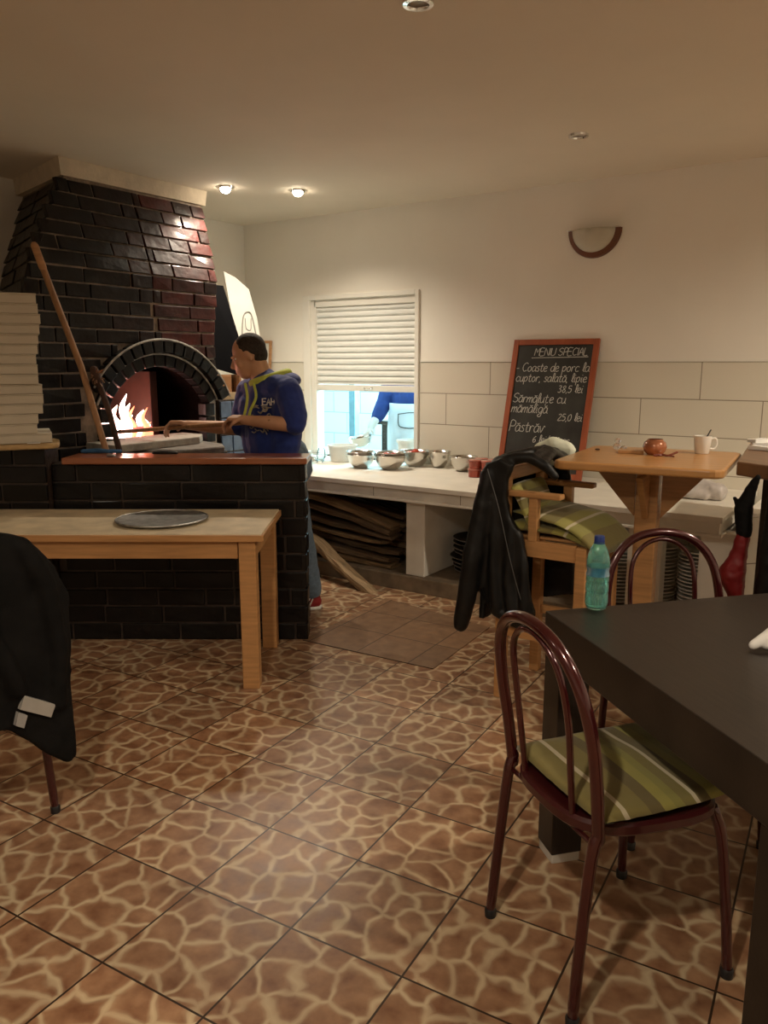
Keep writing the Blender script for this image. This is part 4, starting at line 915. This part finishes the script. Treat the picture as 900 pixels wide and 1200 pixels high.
# jacket over the stool
J = thing('leather_jacket', 'black jacket with leather shoulders draped over the bar stool back', 'jacket', (-1.44, 2.96, 0))
jo = V((-1.44, 2.96, 0))
def JP(x, y, z, r): return (x-jo.x, y-jo.y, z, r)
def sheet(bm, L_, y, th): prism(bm, [(x-jo.x, y-jo.y, z) for x, z in L_], (0, th, 0))
bm = nb()
panel = [(-1.508, .991), (-1.473, 1.04), (-1.412, 1.066), (-1.357, 1.042), (-1.378, .98), (-1.384, .908), (-1.365, .824), (-1.313, .758), (-1.291, .674), (-1.275, .531), (-1.24, .419), (-1.257, .368), (-1.322, .351), (-1.391, .376), (-1.452, .418), (-1.483, .497), (-1.504, .682)]
sheet(bm, panel, 2.925, .035)
limb(bm, JP(-1.47, 2.95, 1.0, .036), JP(-1.49, 2.93, .86, .038), JP(-1.515, 2.91, .66, .046), JP(-1.54, 2.90, .46, .044), JP(-1.56, 2.90, .365, .038)); limb(bm, JP(-1.56, 2.90, .37, .036), JP(-1.563, 2.90, .335, .034))
limb(bm, JP(-1.455, 2.96, 1.01, .036), JP(-1.43, 3.0, 1.05, .028), JP(-1.37, 3.12, 1.075, .024), JP(-1.36, 3.25, 1.075, .024), JP(-1.36, 3.38, 1.05, .026), JP(-1.33, 3.44, .98, .028))
limb(bm, JP(-1.44, 2.965, 1.045, .028), JP(-1.36, 2.97, 1.07, .022), JP(-1.30, 2.98, 1.07, .022), JP(-1.24, 2.99, 1.04, .022), JP(-1.20, 3.0, 1.0, .018))
limb(bm, JP(-1.30, 2.98, 1.065, .02), JP(-1.32, 3.20, 1.08, .02), JP(-1.33, 3.42, 1.03, .022)); limb(bm, JP(-1.25, 2.99, 1.04, .02), JP(-1.30, 3.2, 1.07, .018), JP(-1.31, 3.44, 1.0, .02))
limb(bm, JP(-1.36, 2.94, .78, .02), JP(-1.36, 2.93, .55, .026), JP(-1.33, 2.93, .40, .03)); limb(bm, JP(-1.44, 2.94, .9, .022), JP(-1.43, 2.93, .6, .024), JP(-1.41, 2.93, .43, .028)); limb(bm, JP(-1.30, 2.94, .66, .018), JP(-1.28, 2.93, .42, .026))
limb(bm, JP(-1.42, 2.94, .415, .03), JP(-1.34, 2.94, .385, .03), JP(-1.27, 2.94, .395, .026))
sheet(bm, [(-1.452, .985), (-1.376, .985), (-1.305, .947), (-1.290, .777), (-1.369, .769), (-1.452, .775)], 3.43, .03)
sheet(bm, [(-1.50, .60), (-1.272, .557), (-1.259, .386), (-1.394, .351), (-1.50, .33)], 3.43, .03); sheet(bm, [(-1.50, 1.0), (-1.46, 1.0), (-1.45, .34), (-1.50, .34)], 3.43, .03)
prism(bm, [(-1.475-jo.x, 2.94-jo.y, .36), (-1.475-jo.x, 3.45-jo.y, .36), (-1.475-jo.x, 3.44-jo.y, 1.04), (-1.475-jo.x, 2.97-jo.y, 1.04)], (-.03, 0, 0))
organic('jacket_shell', bm, leather, J, .008, 5, disp=.010, dscale=.09)
bm = nb(); tube(bm, catmull([(-.02, -.05, 1.02), (.035, -.048, .86), (.09, -.048, .66), (.135, -.048, .52), (.175, -.048, .42)], 5), .0018, seg=6); obj('zipper', bm, mat('dull_zip', (.15, .15, .15), .4, .7), J, smooth=True)
bm = nb(); prism(bm, [(.205, .42, .47), (.235, .42, .43), (.225, .42, .41), (.20, .42, .44)], (0, .004, 0)); obj('care_tag', fixn(bm), papr, J)
bm = nb(); limb(bm, (-.08, 0, .05, .05), (.0, .0, .075, .065), (.08, .0, .06, .05)); limb(bm, (-.03, 0, 0, .05), (.03, 0, -.02, .05))
t = organic('folded_cloth', bm, mint, None, .008, 6, disp=.015, dscale=.05); t.location = (-1.40, 3.47, 1.015); tag(t, 'pale mint crumpled cloth bundle between the leather jacket and the chalkboard', 'cloth'); t.scale = (.80, .6, .72)

# ------------------------------------------------------------------ bar tables
bt = thing('bar_table', 'oak bar table with rounded square top and bracketed post', 'table', (-.96, 3.49, 0), RD(5))
bm = nb(); pts = []; hx, hy, rc = .335, .36, .05
for cxx, cyy, a0 in ((hx-rc, hy-rc, 0), (-hx+rc, hy-rc, 90), (-hx+rc, -hy+rc, 180), (hx-rc, -hy+rc, 270)):
    for k in range(5): pts.append((cxx+rc*cos(RD(a0+22.5*k)), cyy+rc*sin(RD(a0+22.5*k)), 1.015))
prism(bm, pts, (0, 0, .036)); obj('tabletop', bm, woody, bt, bev=.010, seg=3)
obj('post', B(-.047, .047, -.047, .047, .03, .99), wood, bt, bev=.006)
obj('top_batten', B(-.25, .25, -.05, .05, .985, 1.014), woodx, bt, bev=.004)
for rot in range(4):
    bm = nb(); prism(bm, [(.056, -.014, .78), (.235, -.014, .984), (.056, -.014, .984)], (0, .028, 0)); fixn(bm)
    bm.transform(M.Rotation(rot*pi/2, 4, 'Z')); obj('bracket', bm, wood, bt, bev=.003)
bm = nb(); box(bm, -.27, .27, -.04, .04, 0, .05); box(bm, -.04, .04, -.27, .27, 0, .0495); obj('foot_cross', bm, wood, bt, bev=.008)
# items on it
zt = 1.0515
t = thing('sugar_pot', 'small brown glass pot on the bar table', 'pot', (-.965, 3.56, zt))
obj('pot_body', Lt([(0, 0), (.03, 0), (.046, .015), (.052, .035), (.046, .055), (.033, .066), (.034, .069), (.030, .069), (.042, .053), (.047, .035), (.04, .015), (0, .006)], seg=32), copper, t, smooth=True)
o = obj('wooden_coaster', B(-.055, .055, -.03, .03, 0, .014), wood, bev=.002); at(o, (-1.07, 3.56, zt), .3); tag(o, 'small flat wooden block on the bar table left of the brown pot', 'block')
def crys(loc, n, label):
    t = thing('glass_figurine', label, 'figurine', loc)
    bm = nb(); ell(bm, (0, 0, .016), (.018, .018, .016)); obj('body', bm, crystal, t, smooth=False)
    bm = nb(); ell(bm, (.004, 0, .042), (.015, .015, .014)); obj('head', bm, crystal, t, smooth=False)
    bm = nb(); tube(bm, catmull([(.02, 0, .012), (.035, .01, .018), (.045, -.005, .012)], 4), .005, seg=6); obj('tail', bm, chrome, t, smooth=True); return t
crys((-1.165, 3.655, zt), 0, 'clear glass figurine at the back left of the bar table')
t = crys((-1.115, 3.60, zt), 0, 'low glass figurine lying beside the wooden block on the bar table'); t.scale = (.7, .7, .45)
bm = nb(); ell(bm, (0, 0, .004), (.012, .008, .004)); o = at(obj('nut_shell', bm, charred, None, smooth=True), (-1.235, 3.59, zt)); tag(o, 'tiny brown nut shell near the left edge of the bar table', 'nut shell')
bm = nb(); tube(bm, catmull([(0, 0, .004), (.03, .01, .008), (.055, -.004, .006), (.09, .012, .02)], 4), .005, seg=6); tube(bm, [(.02, .0, .005), (.04, .02, .006)], .004, seg=5); tube(bm, [(.055, 0, .006), (.08, -.012, .004)], .0035, seg=5)
o = at(obj('dried_twig', bm, mat('reddish_twig', (.20, .05, .03), .5), None, smooth=True), (-.945, 3.49, zt), .2); tag(o, 'small reddish brown dried twig lying right of the brown pot', 'twig')
t = thing('coffee_mug', 'white coffee mug with spoon on the bar table', 'mug', (-.80, 3.72, zt), .5)
obj('cup', Lt([(0, .0), (.028, 0), (.031, .003), (.039, .08), (.036, .08), (.029, .008), (0, .006)], seg=32), ceramic, t, smooth=True)
obj('handle', Tb(catmull([(.034, 0, .065), (.055, 0, .068), (.062, 0, .045), (.052, 0, .022), (.032, 0, .022)], 5), .005, seg=8), ceramic, t, smooth=True)
bm = nb(); tube(bm, [(-.015, 0, .012), (.035, .01, .105)], .0028, seg=6); obj('spoon', bm, black_plastic, t, smooth=True)
# second table, darker
b2 = thing('side_table', 'dark brown wooden high table with napkins at the right edge', 'table', (-.30, 3.62, 0), RD(-38))
bm = nb()
P4 = [V((-.575, 3.29)), V((-.69, 4.30)), V((.35, 4.10)), V((.32, 2.75))]
Mi = M.Rotation(RD(38), 3, 'Z'); pts = [Mi @ (V((p.x, p.y, 1.02))-V((-.30, 3.62, 0))) for p in P4]
prism(bm, pts[::-1], (0, 0, .055)); obj('tabletop', fixn(bm), mat('dark_plank', (.17, .085, .04), .4, var=.25, scale=5, stretch=(1, 8, 1), coat=.2), b2, bev=.006)
for i, (x, y) in enumerate(((-.44, 3.42), (-.50, 4.1), (.2, 4.0), (.22, 3.42))):
    q = Mi @ (V((x, y, 0))-V((-.30, 3.62, 0))); obj('leg', B(q.x-.04, q.x+.04, q.y-.04, q.y+.04, 0, 1.019), dark_top, b2, bev=.004)
for k, (x, y, rz_, dz) in enumerate(((-.56, 3.95, .2, 0), (-.545, 3.78, -.3, 0), (-.585, 3.98, .8, .016))):
    bm = nb(); box(bm, -.07, .07, -.03, .03, 0, .014); bmesh.ops.subdivide_edges(bm, edges=bm.edges, cuts=3)
    for v in bm.verts: v.co.z += .006*abs(noise.noise(v.co*30+V((k, 0, 0))))
    o = at(obj('paper_napkin', bm, papr, None, bev=.001), (x, y, 1.0765+dz), rz_); tag(o, ['white folded napkin flat on the dark high table', 'white folded napkin nearest the edge of the dark high table', 'crumpled white napkin lying on another on the dark high table'][k], 'napkin', 'napkins on the dark high table')
# umbrella / bag and coat under it
t = thing('umbrella', 'closed red and black umbrella hanging under the dark high table', 'umbrella', (-.513, 3.20, .52))
bm = nb(); limb(bm, (.0, 0, -.02, .014), (-.015, 0, .06, .035), (-.03, 0, .13, .048), (-.01, 0, .22, .030), (0.0, 0, .33, .022)); organic('canopy', bm, redbag, t, .006, 4, disp=.012, dscale=.04)
bm = nb(); limb(bm, (.0, 0, .30, .030), (-.01, 0, .38, .034), (.01, 0, .46, .020), (.03, 0, .51, .012)); limb(bm, (-.03, 0, .40, .01), (-.045, 0, .425, .008)); organic('black_cover', bm, blackcloth, t, .005, 3, disp=.008, dscale=.03)
t = thing('dark_coat', 'long dark coat hanging beside the red umbrella at the right edge', 'coat', (-.40, 3.13, .3))
bm = nb()
for k, x in enumerate((0, .05, .10, .15)): limb(bm, (x, .03*sin(k), .68, .035), (x-.01, .03*sin(k+1), .35, .042), (x, .0, -.2, .04))
organic('coat_shell', bm, leather, t, .01, 4, disp=.02, dscale=.07)

# ------------------------------------------------------------------ people
def hand(bm, w_, d, up, s=1, curl=.9, r=.0085, side=1):
    """adds palm, four bent fingers and a thumb at wrist w_, pointing along d with back of hand up"""
    w_ = V(w_); d = V(d).normalized(); up = V(up); up = (up-d*up.dot(d)).normalized(); lat = d.cross(up)*side
    for k in range(4):
        o_ = lat*(k-1.5)*.019*s; a = w_+d*.012*s+o_*.7; kn = w_+d*(.085-.004*abs(k-1.3))*s+o_
        limb(bm, (*a, .015*s), (*kn, .0125*s), seg=8)
        L_ = (.046, .050, .047, .037)[k]*s; p = kn; ang = .25
        for j, f in enumerate((.95, .62, .48)):
            ang += curl*(.55 if j else .45); dd = d*cos(ang)-up*sin(ang); q = p+dd*L_*f; limb(bm, (*p, r*s*(1.05-.08*j)), (*q, r*s*(.95-.08*j)), seg=8); p = q
    p = w_+d*.025*s-lat*.028*s; q = p+(d*.6-lat*.5-up*.45).normalized()*.036*s; q2 = q+(d*.7+lat*.1-up*.7).normalized()*.03*s
    limb(bm, (*p, .014*s), (*q, .0105*s), (*q2, .0085*s), seg=8)
MB_ = V((-3.0, 3.5, 0))
mn = thing('person', 'man in a blue hoodie, jeans and red shoes pushing a peel into the oven', 'person', MB_, A34)
bm = nb()
# head, facing -x and down
HC = V((-.262, .0, 1.487))
def hd(x, y, z): # head local: x forward, y left, z up, pitched down; yaw a little to the camera
    v = M.Rotation(RD(22), 3, 'Y') @ V((x, y, z)); v = M.Rotation(RD(186), 3, 'Z') @ v; return HC+v
RH = M.Rotation(RD(186), 3, 'Z') @ M.Rotation(RD(22), 3, 'Y')
ell(bm, hd(-.018, 0, .028), (.098, .078, .092), RH.to_quaternion() if 0 else None)
ell(bm, hd(.025, 0, -.02), (.070, .062, .085)); ell(bm, hd(.050, 0, -.078), (.040, .044, .036))
limb(bm, (*hd(.082, 0, .012), .010), (*hd(.106, 0, -.022), .0125)); ell(bm, hd(.1, 0, -.027), (.012, .016, .010))
for s in (-1, 1): ell(bm, hd(.082, s*.028, .026), (.012, .018, .008)); limb(bm, (*hd(-.005, s*.076, .018), .012), (*hd(-.012, s*.080, -.022), .009)); ell(bm, hd(.06, s*.042, -.02), (.022, .02, .026))
limb(bm, (*hd(.088, -.018, -.056), .007), (*hd(.094, 0, -.055), .008), (*hd(.088, .018, -.056), .007)); limb(bm, (*hd(.085, -.014, -.067), .007), (*hd(.090, 0, -.068), .008), (*hd(.085, .014, -.067), .007))
limb(bm, (*hd(-.03, 0, -.04), .060), (-.19, .0, 1.385, .062), (-.165, .0, 1.33, .075))
# trunk
limb(bm, (-.165, 0, 1.30, .10), (-.15, 0, 1.18, .125), (-.12, 0, 1.02, .125), (-.06, 0, .90, .135))
limb(bm, (-.165, 0, 1.32, .075), (-.035, -.13, 1.315, .062)); limb(bm, (-.165, 0, 1.32, .075), (-.28, .13, 1.31, .062))
limb(bm, (-.02, -.15, 1.31, .058), (.035, -.24, 1.115, .044), (-.10, -.235, 1.128, .040), (-.265, -.185, 1.140, .027))
limb(bm, (-.29, .14, 1.30, .056), (-.34, .06, 1.075, .044), (-.45, .045, 1.08, .040), (-.64, .012, 1.098, .027))
PD = V((-.365, .17, -.04)).normalized()
hand(bm, (-.265, -.185, 1.150), (-.95, .25, .0), (.1, -.25, 1), 1.0, 1.0, .009, 1)
hand(bm, (-.64, .012, 1.108), (-.97, .2, .0), (.1, .2, 1), 1.0, 1.0, .009, -1)
# legs
for (hx_, hy_, kx, ky, fx_, fy_) in ((-.06, -.05, .02, -.08, .075, -.03), (-.10, .09, -.16, .10, -.18, .12)):
    limb(bm, (hx_, hy_, .88, .10), (kx, ky, .48, .06), (fx_, fy_, .09, .042)); limb(bm, (fx_, fy_, .07, .045), (fx_-.13, fy_-.03, .045, .035))
organic('body', bm, skin, mn, .0055, 5)
bm = nb(); limb(bm, (-.165, 0, 1.345, .082), (-.16, 0, 1.28, .115), (-.15, 0, 1.15, .142), (-.14, 0, 1.0, .150), (-.10, 0, .90, .155))
limb(bm, (-.155, -.02, 1.31, .10), (-.035, -.13, 1.305, .080)); limb(bm, (-.165, .02, 1.31, .10), (-.27, .12, 1.30, .076))
limb(bm, (-.04, -.10, 1.0, .085), (-.03, -.12, 1.2, .085), (-.07, -.09, .92, .085)); limb(bm, (-.25, .05, 1.2, .09), (-.23, .06, .95, .09))
limb(bm, (-.02, -.15, 1.30, .078), (.02, -.215, 1.17, .072), (.025, -.24, 1.12, .062))
limb(bm, (-.29, .14, 1.29, .074), (-.33, .07, 1.12, .064), (-.345, .06, 1.09, .058))
organic('hoodie', bm, bluef, mn, .008, 5, disp=.012, dscale=.07)
bm = nb()
def hoodp(a, r, z): return (-.140+r*cos(a), r*.95*sin(a), z)
for a0 in range(-12, 13):
    a = RD(a0*11+(-20)); p = hoodp(a, .085, 1.372+.035*cos(a)); q = hoodp(a, .120, 1.362+.028*cos(a)); ell(bm, V(p).lerp(V(q), .5), (.028, .028, .024), seg=10)
organic('hood_lining', bm, neon, mn, .007, 4)
bm = nb(); ell(bm, (-.03, -.01, 1.355), (.07, .13, .045)); organic('hood', bm, bluef, mn, .008, 3)
for k, dx in enumerate((0, .05)):
    a = V((-.265+dx, -.105-.01*k, 1.335)); bm = nb(); tube(bm, catmull([a, a+V((.015, -.035, -.07)), a+V((.005-.02*k, -.048, -.14)), a+V((-.01-.02*k, -.045, -.19))], 5), .008, seg=8); obj('drawstring', bm, neon, mn, smooth=True)
hb = nb(); HV = []
ell(hb, hd(-.030, 0, .040), (.092, .083, .088)); ell(hb, hd(-.055, 0, -.008), (.058, .072, .065)); organic('hair', hb, hair, mn, .006, 3)
for s in (-1, 1): e_ = obj('eye', Eb(hd(.064, s*.030, .012), (.012, .012, .010), seg=12), mat('eye_white', (.7, .68, .65), .3), mn, smooth='all'); obj('iris', Eb(hd(.0735, s*.031, .010), (.0045, .0045, .0045), seg=10), black_plastic, e_, smooth='all')
# jeans
bm = nb(); limb(bm, (-.08, 0, .93, .145), (-.05, 0, .86, .15))
for (hx_, hy_, kx, ky, fx_, fy_) in ((-.06, -.05, .02, -.08, .075, -.03), (-.10, .09, -.16, .10, -.18, .12)): limb(bm, (hx_, hy_, .86, .115), (kx, ky, .48, .078), (fx_, fy_, .12, .068))
organic('jeans', bm, jeans, mn, .009, 4, disp=.012, dscale=.06)
for (fx_, fy_) in ((.075, -.03), (-.18, .12)):
    bm = nb(); limb(bm, (fx_+.02, fy_, .045, .044), (fx_-.06, fy_-.015, .04, .046), (fx_-.15, fy_-.035, .035, .040)); limb(bm, (fx_+.005, fy_, .07, .048), (fx_, fy_, .11, .048))
    for v in bm.verts: v.co.z = max(v.co.z, .012)
    s_ = organic('shoe', bm, redshoe, mn, .006, 3)
    bm = nb(); limb(bm, (fx_+.02, fy_, .012, .048), (fx_-.15, fy_-.035, .012, .043))
    for v in bm.verts: v.co.z = min(max(v.co.z, 0), .02)
    organic('sole', bm, plastic_white, s_, .005, 1)
    bm = nb()
    for k in range(3): tube(bm, [(fx_-.03+.018*k-.01, fy_-.060, .03), (fx_-.03+.018*k+.01, fy_-.056, .075)], .0035, seg=5)
    obj('stripe', bm, papr, s_)
# printing on the chest, wrapped on the hoodie front
def chestp(px, pz):   # px along chest right, surface point
    a = RD(-95+px*420); r = .158; return V((-.150+r*cos(a), r*sin(a)*1.0-.0, pz))
bm = nb(); X_ = .0; lets = {'E': GL['E'], 'A': GL['A'], 'H': ['0,0 0,6', '3.4,0 3.4,6', '0,3 3.4,3']}
for chh in 'EAH':
    for q in lets[chh]:
        pts = [tuple(map(float, a.split(','))) for a in q.split()]; P = [chestp(X_+a*.0045, 1.222+b_*.0058) for a, b_ in pts]
        if len(P) == 2: P = [P[0].lerp(P[1], k/3) for k in range(4)]
        tube(bm, P, .0042, seg=6)
    X_ += .021
obj('chest_letters', bm, papr, mn)
bm = nb(); rr = random.Random(5)
for k in range(26):
    x = -.075+.1*rr.random(); z = 1.06+.16*rr.random(); tube(bm, catmull([chestp(x, z), chestp(x+.012, z+.012*rr.uniform(-1, 1)), chestp(x+.022, z+.01*rr.uniform(-1, 1))], 3), .0035, seg=5)
obj('chest_print', bm, mat('faded_print', (.34, .31, .27), .8, var=.4, scale=60), mn)
t = thing('oven_peel', 'wooden peel held in both hands of the man, reaching into the fire', 'peel', MB_+M.Rotation(A34, 3, 'Z') @ V((-.335, -.15, 1.118)), A34)
d_ = V((-.345, .165, -.035)).normalized()
obj('handle', Tb([-d_*.25, V((0, 0, 0)), d_*.45, d_*.85], .0125, seg=12), handle_wood, t, smooth=True)
bm = nb(); n_ = V((-d_.y, d_.x, 0)).normalized(); pts = [d_*.83-n_*.02, d_*.90-n_*.085, d_*1.10-n_*.09, d_*1.13+n_*0, d_*1.10+n_*.09, d_*.90+n_*.085, d_*.83+n_*.02]
prism(bm, pts, (0, 0, .008)); obj('blade', fixn(bm), charred, t, bev=.002)

# worker in the kitchen
kw = thing('person', 'kitchen worker in navy shirt and white apron seen through the hatch', 'person', (-3.58, 5.72, 0), RD(12))
bm = nb(); limb(bm, (0, 0, .92, .13), (0, 0, 1.12, .13), (0, 0, 1.32, .14)); limb(bm, (0, 0, 1.42, .07), (0, -.01, 1.54, .058)); limb(bm, (0, 0, 1.40, .07), (-.17, -.01, 1.38, .06)); limb(bm, (0, 0, 1.40, .07), (.17, -.01, 1.38, .06))
ell(bm, (0, -.02, 1.62), (.076, .095, .115)); ell(bm, (0, -.07, 1.56), (.04, .04, .045)); ell(bm, (0, -.118, 1.60), (.012, .018, .022))
for s in (-1, 1): ell(bm, (s*.078, -.01, 1.61), (.012, .02, .03))
limb(bm, (-.185, -.01, 1.38, .056), (-.25, -.05, 1.10, .044), (-.30, -.24, .915, .030)); hand(bm, (-.30, -.24, .915), (-.12, -.75, -.5), (-.4, -.3, .8), .95, .8, .0085, 1)
limb(bm, (.185, -.01, 1.38, .056), (.26, -.03, 1.08, .044), (.22, -.22, .95, .030)); hand(bm, (.22, -.22, .95), (-.2, -.8, -.3), (.2, -.2, .9), .95, .8, .0085, -1)
for s in (-1, 1): limb(bm, (s*.09, 0, .90, .10), (s*.10, 0, .48, .06), (s*.10, .01, .09, .042)); limb(bm, (s*.10, 0, .05, .042), (s*.11, -.13, .04, .036))
organic('body', bm, skin2, kw, .006, 5)
bm = nb(); limb(bm, (0, 0, 1.36, .13), (0, 0, 1.2, .155), (0, 0, .95, .155)); limb(bm, (-.08, 0, 1.3, .12), (-.06, 0, 1.0, .13)); limb(bm, (.08, 0, 1.3, .12), (.06, 0, 1.0, .13)); limb(bm, (0, 0, 1.40, .085), (-.17, -.01, 1.375, .078)); limb(bm, (0, 0, 1.40, .085), (.17, -.01, 1.375, .078))
limb(bm, (-.185, -.01, 1.37, .075), (-.25, -.05, 1.12, .068), (-.275, -.14, 1.01, .058)); limb(bm, (.185, -.01, 1.37, .075), (.26, -.03, 1.10, .066), (.24, -.12, 1.01, .058))
organic('shirt', bm, navy, kw, .008, 5, disp=.01, dscale=.06)
bm = nb(); g = []
for i in range(13):
    a = RD(-165+150*i/12); row = []
    for z in (.45, .70, .90, 1.06, 1.12): k = .20 if z < .95 else .185; row.append(bm.verts.new((k*cos(a)*1.12, k*sin(a), z)))
    g.append(row)
for i in range(12):
    for j in range(4): bm.faces.new((g[i][j], g[i+1][j], g[i+1][j+1], g[i][j+1]))
o = obj('apron', fixn(bm), apron_m, kw, smooth='all'); md = o.modifiers.new('s', 'SOLIDIFY'); md.thickness = .006; md.offset = 1
bm = nb()
def ap(a, z, r=.209): return (r*cos(RD(a))*1.12, r*sin(RD(a)), z)
tube(bm, catmull([ap(-52, 1.045), ap(-78, 1.05), ap(-106, 1.035)], 5), .004, seg=6); tube(bm, catmull([ap(-106, 1.035), ap(-106, .96), ap(-100, .93), ap(-78, .92), ap(-52, .94)], 5), .004, seg=6); obj('pocket_piping', bm, black_plastic, o)
bm = nb(); ell(bm, (0, .02, 1.66), (.083, .09, .09)); organic('hair', bm, hair, kw, .008, 2)
bm = nb()
for s in (-1, 1): limb(bm, (s*.09, 0, .93, .115), (s*.10, 0, .48, .078), (s*.10, .01, .10, .06))
organic('trousers', bm, black_plastic, kw, .009, 3)
for s in (-1, 1):
    bm = nb(); limb(bm, (s*.10, .02, .045, .046), (s*.11, -.13, .038, .040)); organic('shoe', bm, black_plastic, kw, .007, 2)
hw_ = M.Rotation(RD(12), 3, 'Z') @ V((-.33, -.36, .845)); t = thing('mixing_bowl', 'steel bowl held by the kitchen worker behind the hatch', 'bowl', V((-3.58, 5.72, 0))+hw_-V((0, 0, .075)), rot=(RD(8), RD(-6), 0)); obj('bowl_body', Lt(bowlprof(.10, .08), seg=36), steel, t, smooth='all')
o = obj('serving_ledge', B(-4.4, -3.0, 5.405, 5.56, .67, .715), counter_white, bev=.004); tag(o, 'white ledge on the kitchen side of the serving hatch', 'ledge')
t = thing('plastic_bucket', 'white plastic bucket on the hatch sill before the kitchen worker', 'bucket', (-3.335, 5.27, .716))
obj('bucket_body', Lt([(0, 0), (.078, 0), (.084, .004), (.098, .135), (.092, .135), (.078, .008), (0, .006)], seg=36), plastic_white, t, smooth=True)
obj('bucket_rim', Lt([(.096, .118), (.106, .12), (.106, .14), (.096, .14)], seg=36, closed=True), plastic_white, t, smooth=True)
